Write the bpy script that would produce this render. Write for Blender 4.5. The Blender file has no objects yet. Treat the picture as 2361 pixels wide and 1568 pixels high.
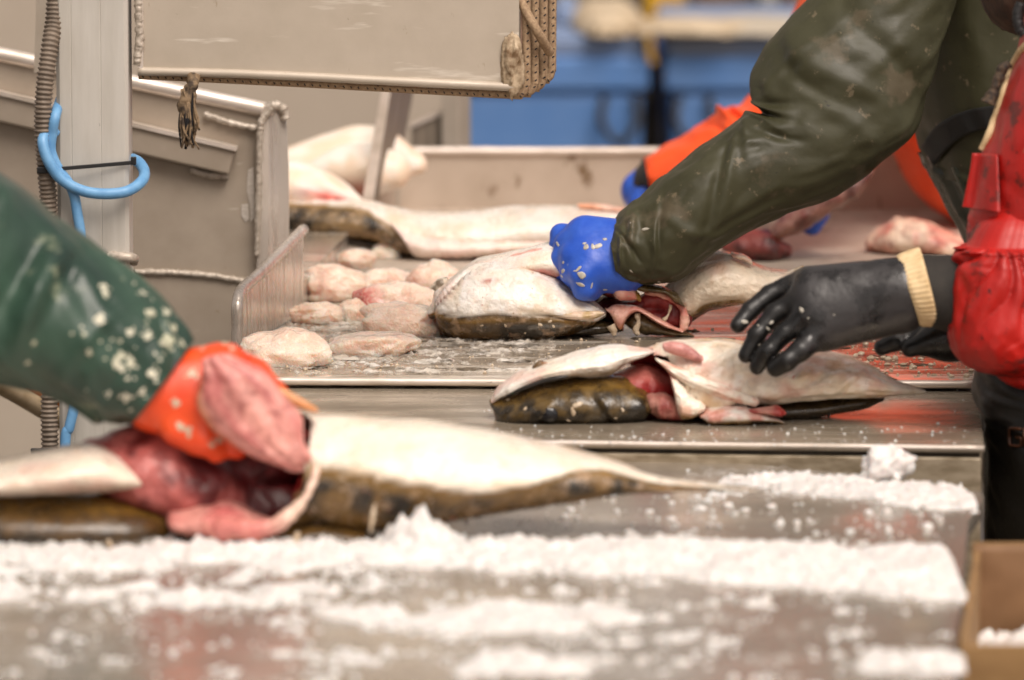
import bpy, bmesh, math, random
import numpy as np
from mathutils import Vector
from mathutils.bvhtree import BVHTree

random.seed(7)
SC = bpy.context.scene
COL = SC.collection
R = math.radians

# ------------------------------------------------------------------ camera
PITCH = R(7.0)
CAM = np.array([0.0, -7.0 * math.cos(PITCH), 0.9 + 7.0 * math.sin(PITCH)])
cam_d = bpy.data.cameras.new('camera')
cam = bpy.data.objects.new('camera', cam_d)
COL.objects.link(cam)
cam.location = CAM
cam.rotation_euler = (math.pi / 2 - PITCH, 0, 0)
cam_d.lens = 210.0
cam_d.sensor_width = 36.0
cam_d.clip_start = 0.1
cam_d.clip_end = 2000
cam_d.dof.use_dof = True
cam_d.dof.focus_distance = 6.7
cam_d.dof.aperture_fstop = 4.8
SC.camera = cam

# ------------------------------------------------------------------ world: overcast daylight
SUN_EL, SUN_AZ = R(56), R(152)
world = bpy.data.worlds.new('World')
SC.world = world
world.use_nodes = True
wn = world.node_tree
for n in list(wn.nodes):
    wn.nodes.remove(n)
w_out = wn.nodes.new('ShaderNodeOutputWorld')
w_bg = wn.nodes.new('ShaderNodeBackground')
w_sky = wn.nodes.new('ShaderNodeTexSky')
w_sky.sky_type = 'NISHITA'
w_sky.sun_disc = False
w_sky.sun_elevation = SUN_EL
w_sky.sun_rotation = SUN_AZ
w_sky.dust_density = 4.0
w_sky.air_density = 1.0
w_hsv = wn.nodes.new('ShaderNodeHueSaturation')      # cloud cover: the blue washed out to a warm white
w_hsv.inputs['Saturation'].default_value = 0.12
w_tint = wn.nodes.new('ShaderNodeMix')
w_tint.data_type = 'RGBA'
w_tint.blend_type = 'MULTIPLY'
w_tint.inputs[0].default_value = 1.0
w_tint.inputs[7].default_value = (1.0, 0.895, 0.815, 1)
wn.links.new(w_sky.outputs[0], w_hsv.inputs['Color'])
wn.links.new(w_hsv.outputs[0], w_tint.inputs[6])
wn.links.new(w_tint.outputs[2], w_bg.inputs[0])
w_bg.inputs[1].default_value = 0.105
wn.links.new(w_bg.outputs[0], w_out.inputs[0])

sun_d = bpy.data.lights.new('sun', 'SUN')
sun_d.energy = 1.5
sun_d.angle = R(35)
sun_d.color = (1.0, 0.91, 0.82)
sun = bpy.data.objects.new('sun', sun_d)
COL.objects.link(sun)
_sd = Vector((math.sin(SUN_AZ) * math.cos(SUN_EL), math.cos(SUN_AZ) * math.cos(SUN_EL), math.sin(SUN_EL)))
sun.rotation_euler = _sd.to_track_quat('Z', 'Y').to_euler()

SC.view_settings.view_transform = 'Standard'
SC.view_settings.look = 'None'
SC.view_settings.exposure = 0.58
SC.view_settings.gamma = 1.0
SC.view_settings.use_curve_mapping = False
SC.render.engine = 'CYCLES'
SC.cycles.use_denoising = True
SC.cycles.max_bounces = 8

# ------------------------------------------------------------------ placing: survey marks of the photograph to points of the place
W0, H0 = 2361.0, 1568.0
FP = 210.0 / 36.0 * W0
SP, CP = math.sin(PITCH), math.cos(PITCH)
def ray(x, y):
    xn, yn = (x - W0 / 2) / FP, (y - H0 / 2) / FP
    return np.array([xn, CP - yn * SP, -SP - yn * CP])
def D(p, d):                       # at a distance along the lens axis
    return CAM + d * ray(*p)
def S(p, h):                       # on a level surface at height h
    r = ray(*p)
    return CAM + r * ((h - CAM[2]) / r[2])
def V(p, yw):                      # on an upright plane y = yw
    r = ray(*p)
    return CAM + r * ((yw - CAM[1]) / r[1])
def dS(y, h):                      # distance along the axis of a level surface
    return (CAM[2] - h) / (SP + (y - H0 / 2) / FP * CP)
def RG(x0, y0, ws, wp):
    k = ws / wp
    return lambda px, py: ((x0 + px * k) * 0.57642, (y0 + py * k) * 0.57642)
Z1 = RG(1900, 1300, 1100, 2361); Z2 = RG(2100, 850, 900, 2361); Z3 = RG(2800, 980, 1100, 2361)
Z4 = RG(3400, 0, 696, 1091); Z5 = RG(3600, 950, 496, 622); Z6 = RG(2100, 0, 1100, 2361)
R1 = RG(0, 0, 1400, 2360); R2 = RG(1100, 0, 1500, 2352); R3 = RG(2400, 0, 1696, 2353)
R4 = RG(900, 750, 1600, 2361); R5 = RG(1900, 850, 2196, 2361); R6 = RG(0, 700, 1600, 1568)
R7 = RG(900, 1600, 2100, 2361); R8 = RG(2600, 1600, 1496, 2094)
H_MID, H_HOLE, H_FG = 0.90, 0.912, 0.88

# ------------------------------------------------------------------ numpy noise
def _hash(i, j, k, s):
    n = (i * 374761393 + j * 668265263 + k * 2147483647 + s * 144665) & 0xFFFFFFFF
    n = ((n ^ (n >> 13)) * 1274126177) & 0xFFFFFFFF
    n = (n ^ (n >> 16))
    return (n & 0xFFFF) / 32767.5 - 1.0
def vnoise(P, sc, seed=0):
    Q = np.asarray(P, float) * sc + 1000.0
    I = np.floor(Q).astype(np.int64)
    F = Q - I
    F = F * F * F * (F * (F * 6 - 15) + 10)
    out = 0
    for a in (0, 1):
        for b in (0, 1):
            for c in (0, 1):
                w = (F[:, 0] if a else 1 - F[:, 0]) * (F[:, 1] if b else 1 - F[:, 1]) * (F[:, 2] if c else 1 - F[:, 2])
                out = out + w * _hash(I[:, 0] + a, I[:, 1] + b, I[:, 2] + c, seed)
    return out
def lnoise(P, sc, seed=0):          # straight-sided noise: flat facets that meet in creases
    Q = np.asarray(P, float) @ np.array([[.36, .48, -.8], [-.8, .6, 0], [.48, .64, .6]]) * sc + 1000.0
    I = np.floor(Q).astype(np.int64)
    F = Q - I
    out = 0
    for a in (0, 1):
        for b in (0, 1):
            for c in (0, 1):
                w = (F[:, 0] if a else 1 - F[:, 0]) * (F[:, 1] if b else 1 - F[:, 1]) * (F[:, 2] if c else 1 - F[:, 2])
                out = out + w * _hash(I[:, 0] + a, I[:, 1] + b, I[:, 2] + c, seed)
    return out
def fbm(P, sc, seed=0, oc=4, gain=0.5):
    o, amp, tot = 0, 1.0, 0
    for k in range(oc):
        o = o + amp * vnoise(P, sc * 2.03 ** k, seed + k * 17)
        tot += amp
        amp *= gain
    return o / tot
def sstep(a, b, x):
    t = np.clip((x - a) / (b - a), 0, 1)
    return t * t * (3 - 2 * t)
def lin(c):
    return tuple(((v / 255) / 12.92 if v <= 10.3 else ((v / 255 + 0.055) / 1.055) ** 2.4) for v in c)
def mixc(c0, c1, f):
    f = np.asarray(f)[:, None]
    return np.asarray(c0) * (1 - f) + np.asarray(c1) * f

# ------------------------------------------------------------------ objects
def empty(name, loc, label=None, cat=None, group=None):
    o = bpy.data.objects.new(name, None)
    COL.objects.link(o)
    o.location = loc
    o.empty_display_size = 0.05
    if label: tag(o, label, cat, group)
    return o
def tag(o, label, cat, group=None, kind=None):
    if label: o['label'] = label
    if cat: o['category'] = cat
    if group: o['group'] = group
    if kind: o['kind'] = kind
    return o
def mk(name, verts, faces, mat, parent=None, smooth=True, col=None, kind=None):
    me = bpy.data.meshes.new(name)
    me.from_pydata([tuple(v) for v in verts], [], [tuple(int(i) for i in f) for f in faces])
    if smooth:
        me.polygons.foreach_set('use_smooth', [True] * len(me.polygons))
    if col is not None:
        at = me.color_attributes.new('Col', 'FLOAT_COLOR', 'POINT')
        c4 = np.ones((len(verts), 4), np.float32)
        c4[:, :3] = col
        at.data.foreach_set('color', c4.ravel())
    me.materials.append(mat)
    me.update()
    o = bpy.data.objects.new(name, me)
    COL.objects.link(o)
    if parent is not None:
        o.parent = parent
        o.location = -Vector(parent_world(parent))
    if kind: o['kind'] = kind
    return o
def parent_world(p):
    v = Vector(p.location)
    while p.parent is not None:
        p = p.parent
        v = v + Vector(p.location)
    return v
def join(parts):
    vs, fs, off = [], [], 0
    for v, f in parts:
        v = np.asarray(v)
        vs.append(v)
        fs += [tuple(i + off for i in q) for q in f]
        off += len(v)
    return np.vstack(vs), fs
def bevel(o, w=0.002, seg=2, ang=35):
    m = o.modifiers.new('bevel', 'BEVEL')
    m.width = w; m.segments = seg; m.limit_method = 'ANGLE'; m.angle_limit = R(ang)
    o.data.polygons.foreach_set('use_smooth', [False] * len(o.data.polygons))
    return o
def prism(poly, ext):              # polygon of 3-D points swept along a vector
    P = np.asarray(poly, float)
    n = len(P)
    v = np.vstack([P, P + np.asarray(ext)])
    f = [tuple(range(n)), tuple(range(2 * n - 1, n - 1, -1))]
    for i in range(n):
        j = (i + 1) % n
        f.append((i, i + n, j + n, j))
    nrm = np.zeros(3)
    for i in range(n):
        nrm += np.cross(P[i], P[(i + 1) % n])
    if np.dot(nrm, np.asarray(ext)) > 0:
        return v, f
    return v, [tuple(reversed(q)) for q in f]
def boxv(c, s, rz=0.0):
    c = np.asarray(c, float)
    q = [(-1, -1), (1, -1), (1, 1), (-1, 1)]
    ca, sa = math.cos(rz), math.sin(rz)
    P = []
    for x, y in q:
        x, y = x * s[0] / 2, y * s[1] / 2
        P.append((c[0] + x * ca - y * sa, c[1] + x * sa + y * ca, c[2] - s[2] / 2))
    return prism(P, (0, 0, s[2]))
def crom(P, n):                    # Catmull-Rom through rows of P
    P = np.asarray(P, float)
    m = len(P)
    E = np.vstack([2 * P[0] - P[1], P, 2 * P[-1] - P[-2]])
    u = np.linspace(0, m - 1 - 1e-9, n)
    i = np.floor(u).astype(int)
    f = (u - i)[:, None]
    a, b, c, d = E[i], E[i + 1], E[i + 2], E[i + 3]
    return 0.5 * (2 * b + (c - a) * f + (2 * a - 5 * b + 4 * c - d) * f ** 2 + (3 * b - a - 3 * c + d) * f ** 3)
def tube(pts, r, n=None, k=10, curve=True, lump=0, seed=0, lsc=200):
    pts = np.asarray(pts, float)
    rr = np.broadcast_to(np.asarray(r, float), (len(pts),))
    Q = np.hstack([pts, rr[:, None]])
    if curve and len(pts) > 2:
        Q = crom(Q, n or len(pts) * 8)
    elif n:
        u = np.linspace(0, len(pts) - 1, n)
        Q = np.array([np.interp(u, range(len(pts)), Q[:, j]) for j in range(4)]).T
    P, rr = Q[:, :3], Q[:, 3]
    T = np.gradient(P, axis=0)
    T /= np.linalg.norm(T, axis=1)[:, None] + 1e-12
    up = np.array([0, 0, 1.0]) if abs(T[0][2]) < 0.9 else np.array([1.0, 0, 0])
    N = np.cross(T[0], up); N /= np.linalg.norm(N)
    vs, fs = [], []
    for i in range(len(P)):
        N = N - T[i] * np.dot(N, T[i]); N /= np.linalg.norm(N)
        B = np.cross(T[i], N)
        th = np.arange(k) * 2 * math.pi / k
        vs.append(P[i] + rr[i] * (np.cos(th)[:, None] * N + np.sin(th)[:, None] * B))
    v = np.vstack(vs)
    if lump:
        cc = np.repeat(P, k, axis=0)
        dirn = (v - cc) / (np.repeat(rr, k)[:, None] + 1e-9)
        v = v + dirn * (lump * fbm(v, lsc, seed, 3))[:, None]
    m = len(P)
    for i in range(m - 1):
        for j in range(k):
            a, b = i * k + j, i * k + (j + 1) % k
            fs.append((a, a + k, b + k, b))
    fs.append(tuple(range(k)))
    fs.append(tuple(reversed(range((m - 1) * k, m * k))))
    return v, fs
class Loft:
    """Closed rings between an upper edge A and a lower edge B with a thickness b towards the viewer's side.
    station = (A, B, b, depth offset, sideways shift of the near side)"""
    def __init__(s, st, d0, nt=60, nth=48, disp=None, caps=(1, 1), pw=2.0, fold=None, capk=1.0, raw=False):
        rows = []
        for q in st:
            A, B, b = q[0], q[1], q[2]
            dd = q[3] if len(q) > 3 else 0
            bx = q[4] if len(q) > 4 else 0
            a3, b3 = (np.asarray(A, float), np.asarray(B, float)) if raw else (D(A, d0 + dd), D(B, d0 + dd))
            rows.append(np.concatenate([a3, b3, [b, bx]]))
        Q = crom(rows, nt)
        C = (Q[:, :3] + Q[:, 3:6]) / 2
        Av = (Q[:, :3] - Q[:, 3:6]) / 2
        Bv = np.stack([Q[:, 7], -np.abs(Q[:, 6]), np.zeros(nt)], 1)
        t = np.linspace(0, 1, nt)
        def cap(end):
            i0, i1 = (0, 1) if end == 0 else (-1, -2)
            ax = C[i0] - C[i1]; ax = ax / (np.linalg.norm(ax) + 1e-9)
            rr = min(np.linalg.norm(Av[i0]), np.linalg.norm(Bv[i0])) * capk
            out = []
            for k in (0.3, 0.55, 0.78, 0.93, 0.995):
                out.append((C[i0] + ax * rr * k, Av[i0] * math.sqrt(1 - k * k), Bv[i0] * math.sqrt(1 - k * k)))
            return out
        if caps[0]:
            o = cap(0)[::-1]
            C = np.vstack([[x[0] for x in o], C]); Av = np.vstack([[x[1] for x in o], Av]); Bv = np.vstack([[x[2] for x in o], Bv])
            t = np.concatenate([np.zeros(5), t])
        if caps[1]:
            o = cap(1)
            C = np.vstack([C, [x[0] for x in o]]); Av = np.vstack([Av, [x[1] for x in o]]); Bv = np.vstack([Bv, [x[2] for x in o]])
            t = np.concatenate([t, np.ones(5)])
        th = np.arange(nth) * 2 * math.pi / nth
        cs, sn = np.cos(th), np.sin(th)
        cs2 = np.sign(cs) * np.abs(cs) ** (2 / pw); sn2 = np.sign(sn) * np.abs(sn) ** (2 / pw)
        n = len(t)
        P = C[:, None, :] + Av[:, None, :] * sn2[None, :, None] + Bv[:, None, :] * cs2[None, :, None]
        s.n, s.k = n, nth
        s.C = np.repeat(C, nth, axis=0)
        s.t = np.repeat(t, nth); s.th = np.tile(th, n)
        s.s = np.tile(sn2, n); s.c = np.tile(cs2, n)
        P = P.reshape(-1, 3)
        dirn = P - s.C
        s.rad = np.linalg.norm(dirn, axis=1)
        dirn = dirn / (s.rad[:, None] + 1e-9)
        s.dir = dirn
        if disp is not None:
            P = P + dirn * (disp(s, P) * np.clip(s.rad / 0.004, 0, 1))[:, None]
        s.v = P
        f = []
        for i in range(n - 1):
            for j in range(nth):
                a, b = i * nth + j, i * nth + (j + 1) % nth
                f.append((a, b, b + nth, a + nth))
        if caps[0]: f.append(tuple(reversed(range(nth))))
        if caps[1]: f.append(tuple(range((n - 1) * nth, n * nth)))
        s.f = f
    def mk(s, name, mat, parent=None, col=None, **k):
        c = col(s, s.v) if callable(col) else col
        if c is not None and np.ndim(c) == 1:
            c = np.tile(np.asarray(c), (len(s.v), 1))
        return mk(name, s.v, s.f, mat, parent, True, c, **k)
def folds(t, th, L):
    """creases: (t0, angle0, slope, width, reach, height)"""
    o = 0
    for t0, a0, sl, w, rc, h in L:
        da = (th - a0 + math.pi) % (2 * math.pi) - math.pi
        x = (t - t0 - sl * da) / w
        o = o + h * np.exp(-x * x) * np.exp(-(da / rc) ** 2)
    return o
def blob(c, r, seed, amp=0.15, sc=3.0, n=28, k=40, flat=None, rz=0.0, oc=4, pw=2.0):
    ph = (np.arange(n) + 0.5) / n * math.pi - math.pi / 2
    th = np.arange(k) * 2 * math.pi / k
    cp = np.cos(ph)
    U = np.stack([np.outer(cp, np.cos(th)), np.outer(cp, np.sin(th)), np.outer(np.sin(ph), np.ones(k))], -1).reshape(-1, 3)
    q = 1 + amp * fbm(U + seed * 3.1, sc, seed, oc)
    Q = U * q[:, None]
    if pw != 2.0:
        Q = np.sign(Q) * np.abs(Q) ** (2 / pw)
    P = Q * np.asarray(r)
    ca, sa = math.cos(rz), math.sin(rz)
    P = np.stack([P[:, 0] * ca - P[:, 1] * sa, P[:, 0] * sa + P[:, 1] * ca, P[:, 2]], 1)
    P = P + np.asarray(c)
    if flat is not None:
        P[:, 2] = np.maximum(P[:, 2], flat)
    f = []
    for i in range(n - 1):
        for j in range(k):
            a, b = i * k + j, i * k + (j + 1) % k
            f.append((a, b, b + k, a + k))
    f.append(tuple(reversed(range(k)))); f.append(tuple(range((n - 1) * k, n * k)))
    return P, f

# ------------------------------------------------------------------ signed-distance modelling for hands, heads and other soft forms
def smin(a, b, k):
    h = np.clip(0.5 + 0.5 * (b - a) / k, 0, 1)
    return b * (1 - h) + a * h - k * h * (1 - h)
def cone(P, a, b, r1, r2):
    a, b = np.asarray(a, float), np.asarray(b, float)
    ab = b - a
    h = np.clip((P - a) @ ab / (ab @ ab), 0, 1)
    return np.linalg.norm(P - a - h[:, None] * ab, axis=1) - (r1 + (r2 - r1) * h)
def chain(P, pts, rs, k=0.006):
    o = None
    for i in range(len(pts) - 1):
        c = cone(P, pts[i], pts[i + 1], rs[i], rs[i + 1])
        o = c if o is None else smin(o, c, k)
    return o
def ell(P, c, r, ax=None):
    Q = P - np.asarray(c)
    if ax is not None: Q = Q @ np.asarray(ax).T
    r = np.asarray(r, float)
    k0 = np.linalg.norm(Q / r, axis=1)
    k1 = np.linalg.norm(Q / (r * r), axis=1)
    return k0 * (k0 - 1) / (k1 + 1e-9)
def surf(fn, lo, hi, vs):
    lo, hi = np.asarray(lo, float), np.asarray(hi, float)
    n = np.ceil((hi - lo) / vs).astype(int) + 1
    g = np.meshgrid(*[lo[i] + np.arange(n[i]) * vs for i in range(3)], indexing='ij')
    P = np.stack([x.ravel() for x in g], 1)
    F = fn(P).reshape(n)
    ins = F < 0
    m = n - 1
    acc = np.zeros(tuple(m) + (3,)); cnt = np.zeros(tuple(m))
    def sl(o): return tuple(slice(o[i], o[i] + m[i]) for i in range(3))
    for ax in range(3):
        o2 = [i for i in range(3) if i != ax]
        for a in (0, 1):
            for b in (0, 1):
                p = [0, 0, 0]; p[o2[0]] = a; p[o2[1]] = b
                q = list(p); q[ax] = 1
                f0, f1 = F[sl(p)], F[sl(q)]
                x = (f0 < 0) != (f1 < 0)
                tt = np.where(x, f0 / np.where(x, f0 - f1, 1), 0)
                e = np.zeros(tuple(m) + (3,))
                for i in range(3): e[..., i] = p[i]
                e[..., ax] += tt
                acc += e * x[..., None]; cnt += x
    act = cnt > 0
    idx = -np.ones(tuple(m), int)
    idx[act] = np.arange(act.sum())
    base = np.stack(np.nonzero(act), 1)
    v = lo + (base + acc[act] / cnt[act][:, None]) * vs
    faces = []
    for ax in range(3):
        o2 = [(ax + 1) % 3, (ax + 2) % 3]
        s0 = [slice(None)] * 3; s1 = [slice(None)] * 3
        s0[ax] = slice(0, n[ax] - 1); s1[ax] = slice(1, n[ax])
        a, b = ins[tuple(s0)], ins[tuple(s1)]
        ch = np.stack(np.nonzero(a != b), 1)
        ok = (ch[:, o2[0]] > 0) & (ch[:, o2[1]] > 0) & (ch[:, o2[0]] < m[o2[0]]) & (ch[:, o2[1]] < m[o2[1]])
        ch = ch[ok]
        def at(da, db):
            q = ch.copy(); q[:, o2[0]] += da; q[:, o2[1]] += db
            return idx[q[:, 0], q[:, 1], q[:, 2]]
        q = np.stack([at(-1, -1), at(0, -1), at(0, 0), at(-1, 0)], 1)
        fl = ~a[ch[:, 0], ch[:, 1], ch[:, 2]]
        q[fl] = q[fl][:, ::-1]
        faces.append(q)
    return v, np.vstack(faces)
def relax(v, f, it=2, k=0.5):
    f = np.asarray(f)
    for _ in range(it):
        s = np.zeros_like(v); c = np.zeros(len(v))
        for i in range(4):
            j = f[:, (i + 1) % 4]
            np.add.at(s, f[:, i], v[j]); np.add.at(c, f[:, i], 1)
            np.add.at(s, j, v[f[:, i]]); np.add.at(c, j, 1)
        v = v * (1 - k) + k * s / np.maximum(c, 1)[:, None]
    return v
def flecks(objs, marks, mat, name, parent, flat=0.25, seed=1, multi=False):
    """small flat bits stuck on a surface, found by looking along the photograph's line of sight"""
    rnd = random.Random(seed)
    trees = []
    for o in objs:
        off = np.array(o.matrix_basis.translation) + (np.array(parent_world(o.parent)) if o.parent else 0)
        vs = [Vector(np.array(v.co) + off) for v in o.data.vertices]
        trees.append(BVHTree.FromPolygons(vs, [tuple(p.vertices) for p in o.data.polygons]))
    parts = []
    if multi:                        # splashes: each mark breaks into a few overlapping bits
        m2 = []
        for (p, r, asp) in marks:
            m2.append((p, r * .75, asp))
            for _ in range(4):
                k = r * 2300 * rnd.uniform(.3, 1.1); a = rnd.uniform(0, 6.28)
                m2.append(((p[0] + k * math.cos(a), p[1] + k * math.sin(a)), r * rnd.uniform(.2, .6), rnd.uniform(.3, .9)))
        marks = m2
    for (p, r, asp) in marks:
        rd = Vector(ray(*p)).normalized()
        best = None
        for tr in trees:
            h = tr.ray_cast(Vector(CAM), rd)
            if h[0] is not None and (best is None or h[3] < best[3]): best = h
        if best is None: continue
        n = best[1].normalized()
        if n.dot(rd) > 0: n = -n
        v, f = blob((0, 0, 0), (r, r * asp, r * flat), rnd.randint(0, 999), 0.55, 1.5, 7, 14)
        q = n.to_track_quat('Z', 'Y')
        rot = Vector((0, 0, 1)).rotation_difference(n).to_matrix()
        spin = rnd.uniform(0, 6.28)
        ca, sa = math.cos(spin), math.sin(spin)
        v = np.stack([v[:, 0] * ca - v[:, 1] * sa, v[:, 0] * sa + v[:, 1] * ca, v[:, 2]], 1)
        v = v @ np.array(rot).T + np.array(best[0])
        parts.append((v, f))
    if parts:
        v, f = join(parts)
        return mk(name, v, f, mat, parent, kind='stuff')

# ------------------------------------------------------------------ materials
def M(name, c, c2=None, rough=0.5, rough2=None, metal=0.0, sc=20, st=(1, 1, 1), cut=(0.4, 0.65), bump=0.0, bsc=None, bst=None, vcol=False,
      sss=0.0, coat=0.0, spec=0.5, spots=None, detail=6, mottle=0.0, trans=0.0, bstr=0.6):
    """procedural surface: two colours mixed by noise, noise roughness, fine relief; spots = (colour, scale, size, stretch)"""
    m = bpy.data.materials.new(name)
    m.use_nodes = True
    nt = m.node_tree
    b = nt.nodes['Principled BSDF']
    L = nt.links.new
    tc = nt.nodes.new('ShaderNodeTexCoord')
    def noise(scale, stretch, det=detail, rg=0.55):
        mp = nt.nodes.new('ShaderNodeMapping'); mp.inputs['Scale'].default_value = stretch
        L(tc.outputs['Object'], mp.inputs[0])
        nz = nt.nodes.new('ShaderNodeTexNoise'); nz.inputs['Scale'].default_value = scale
        nz.inputs['Detail'].default_value = det; nz.inputs['Roughness'].default_value = rg
        L(mp.outputs[0], nz.inputs['Vector'])
        return nz
    def ramp(src, a, bb):
        r = nt.nodes.new('ShaderNodeMapRange'); r.inputs[1].default_value = a; r.inputs[2].default_value = bb
        L(src, r.inputs[0]); return r.outputs[0]
    def mix(f, a, bb, mode='MIX'):
        x = nt.nodes.new('ShaderNodeMix'); x.data_type = 'RGBA'; x.blend_type = mode
        for v, i in ((f, 0), (a, 6), (bb, 7)):
            if isinstance(v, (int, float)): x.inputs[i].default_value = v
            elif isinstance(v, (tuple, list)): x.inputs[i].default_value = (*v[:3], 1)
            else: L(v, x.inputs[i])
        return x.outputs[2]
    nz = noise(sc, st)
    fac = ramp(nz.outputs['Fac'], *cut)
    if vcol:
        va = nt.nodes.new('ShaderNodeVertexColor'); va.layer_name = 'Col'
        base = va.outputs[0]
        if c2 is not None: base = mix(fac, base, mix(0.6, base, c2))
    else:
        base = mix(fac, c, c2 if c2 is not None else c)
    if mottle:
        n2 = noise(sc * 0.23, (1, 1, 1))
        f2 = ramp(n2.outputs['Fac'], 0.3, 0.7)
        g = nt.nodes.new('ShaderNodeMapRange'); g.inputs[3].default_value = 1 - mottle; g.inputs[4].default_value = 1 + mottle * 0.6
        L(f2, g.inputs[0])
        cc = nt.nodes.new('ShaderNodeCombineColor')
        for i in range(3): L(g.outputs[0], cc.inputs[i])
        base = mix(1.0, base, cc.outputs[0], 'MULTIPLY')
    for sp in (spots or []):
        scol, ssc, size, sstr = sp
        n3 = noise(ssc, sstr, 5, 0.62)
        f3 = ramp(n3.outputs['Fac'], 1 - size, min(1.0, 1 - size + 0.06))
        base = mix(f3, base, scol)
    L(base, b.inputs['Base Color'])
    if rough2 is not None:
        rr = nt.nodes.new('ShaderNodeMapRange'); rr.inputs[3].default_value = rough; rr.inputs[4].default_value = rough2
        L(fac, rr.inputs[0]); L(rr.outputs[0], b.inputs['Roughness'])
    else:
        b.inputs['Roughness'].default_value = rough
    b.inputs['Metallic'].default_value = metal
    b.inputs['Specular IOR Level'].default_value = spec
    if sss:
        b.inputs['Subsurface Weight'].default_value = sss
        b.inputs['Subsurface Radius'].default_value = (1.0, 0.6, 0.45)
        b.inputs['Subsurface Scale'].default_value = 0.008
    if coat:
        b.inputs['Coat Weight'].default_value = coat; b.inputs['Coat Roughness'].default_value = 0.12
    if trans:
        b.inputs['Transmission Weight'].default_value = trans
    if bump:
        bn = noise(bsc or sc * 3, bst or st, 5)
        bm = nt.nodes.new('ShaderNodeBump'); bm.inputs['Strength'].default_value = bstr; bm.inputs['Distance'].default_value = bump
        L(bn.outputs['Fac'], bm.inputs['Height']); L(bm.outputs[0], b.inputs['Normal'])
    return m

ALU = M('weathered_aluminium', lin((189, 178, 164)), lin((174, 162, 147)), 0.5, 0.62, 0.15, 14, (1, 1, 1), (0.35, 0.7), 0.0004, 60, None, mottle=0.07,
        spots=[(lin((150, 134, 114)), 55, 0.31, (1, 1, 1)), (lin((222, 214, 204)), 30, 0.33, (0.25, 1, 1.4))])
ALU_BRUSH = M('brushed_aluminium', lin((216, 206, 196)), lin((172, 160, 147)), 0.22, 0.4, 0.5, 60, (2, 2, 0.12), (0.45, 0.75), 0.0004, 120, (5, 5, 0.3))
ALU_RIM = M('bright_aluminium_rim', lin((226, 214, 204)), lin((196, 184, 170)), 0.38, 0.5, 0.45, 40, (0.4, 1, 1), (0.4, 0.7), 0.0005, 90,
            spots=[(lin((112, 88, 62)), 70, 0.3, (0.5, 1, 1))])
PLATE = M('scuffed_gate_plate', lin((191, 179, 164)), lin((177, 165, 149)), 0.45, 0.6, 0.15, 12, (1, 1, 1), (0.35, 0.7), 0.0004, 60, None, mottle=0.08,
        spots=[(lin((160, 142, 120)), 60, 0.34, (1.2, 1, 0.5)), (lin((212, 203, 190)), 22, 0.43, (0.2, 1, 1.6)), (lin((120, 104, 84)), 80, 0.31, (1, 1, 1))])
HOPPER = M('far_hopper_metal', lin((182, 170, 155)), lin((170, 157, 142)), 0.55, 0.65, 0.1, 3, (1, 1, 1), (0.35, 0.7), mottle=0.06)
WELD = M('weld_bead', lin((194, 183, 170)), lin((168, 156, 142)), 0.4, 0.55, 0.25, 150, (1, 1, 1), (0.4, 0.65), 0.001, 300)
ALU_DULL = M('dull_chute_aluminium', lin((170, 157, 142)), lin((154, 141, 126)), 0.5, 0.62, 0.15, 14, (1, 1, 1), (0.35, 0.7), 0.0004, 60, None, mottle=0.07,
        spots=[(lin((138, 120, 98)), 40, 0.33, (1, 1, 1)), (lin((204, 194, 182)), 26, 0.34, (0.25, 1, 1.4))])
POST = M('extruded_post_aluminium', lin((200, 195, 187)), lin((180, 174, 164)), 0.45, 0.6, 0.12, 30, (1, 1, 0.15), (0.4, 0.65), 0.0003, 80, (3, 3, 0.2),
         spots=[(lin((110, 108, 106)), 45, 0.3, (1, 1, 0.5))])
TRAY = M('stained_tray_wall', lin((194, 180, 165)), lin((177, 162, 146)), 0.55, 0.65, 0.1, 12, (1, 1, 1), (0.35, 0.7), 0.0004, 50, None,
         spots=[(lin((112, 88, 60)), 18, 0.385, (1, 1, 0.6)), (lin((126, 104, 78)), 42, 0.35, (1.6, 1, 0.4))])
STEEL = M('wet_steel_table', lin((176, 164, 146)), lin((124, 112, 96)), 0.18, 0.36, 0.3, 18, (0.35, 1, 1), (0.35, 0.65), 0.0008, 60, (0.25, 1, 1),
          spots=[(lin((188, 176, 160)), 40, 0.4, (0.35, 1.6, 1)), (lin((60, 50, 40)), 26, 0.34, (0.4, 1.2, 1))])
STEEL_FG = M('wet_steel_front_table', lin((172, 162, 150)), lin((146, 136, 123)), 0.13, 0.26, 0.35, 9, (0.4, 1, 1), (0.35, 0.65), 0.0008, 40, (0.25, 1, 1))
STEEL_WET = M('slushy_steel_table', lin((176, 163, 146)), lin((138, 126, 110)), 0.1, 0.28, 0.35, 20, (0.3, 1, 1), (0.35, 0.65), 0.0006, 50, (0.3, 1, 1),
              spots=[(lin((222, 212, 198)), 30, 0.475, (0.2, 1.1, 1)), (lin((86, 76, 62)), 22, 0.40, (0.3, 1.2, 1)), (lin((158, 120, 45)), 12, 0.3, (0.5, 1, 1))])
DARKGAP = M('dark_gap', (0.015, 0.013, 0.011), None, 0.7)
EDGE = M('grimy_table_edge', lin((176, 162, 140)), lin((134, 120, 98)), 0.4, 0.6, 0.5, 60, (0.5, 1, 1.5), (0.4, 0.62), 0.0006, 120,
         spots=[(lin((66, 50, 34)), 40, 0.36, (0.4, 1, 1))])

# ================================================================== the setting
GROUND = M('wet_concrete_ground', lin((92, 82, 68)), lin((66, 57, 46)), 0.45, 0.7, 0.0, 1.2, (1, 1, 1), (0.35, 0.65), 0.004, 14, None, mottle=0.2)
g = mk('ground', [(-400, -60, 0), (400, -60, 0), (400, 700, 0), (-400, 700, 0)], [(0, 1, 2, 3)], GROUND, None, False)
g['kind'] = 'structure'

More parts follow.
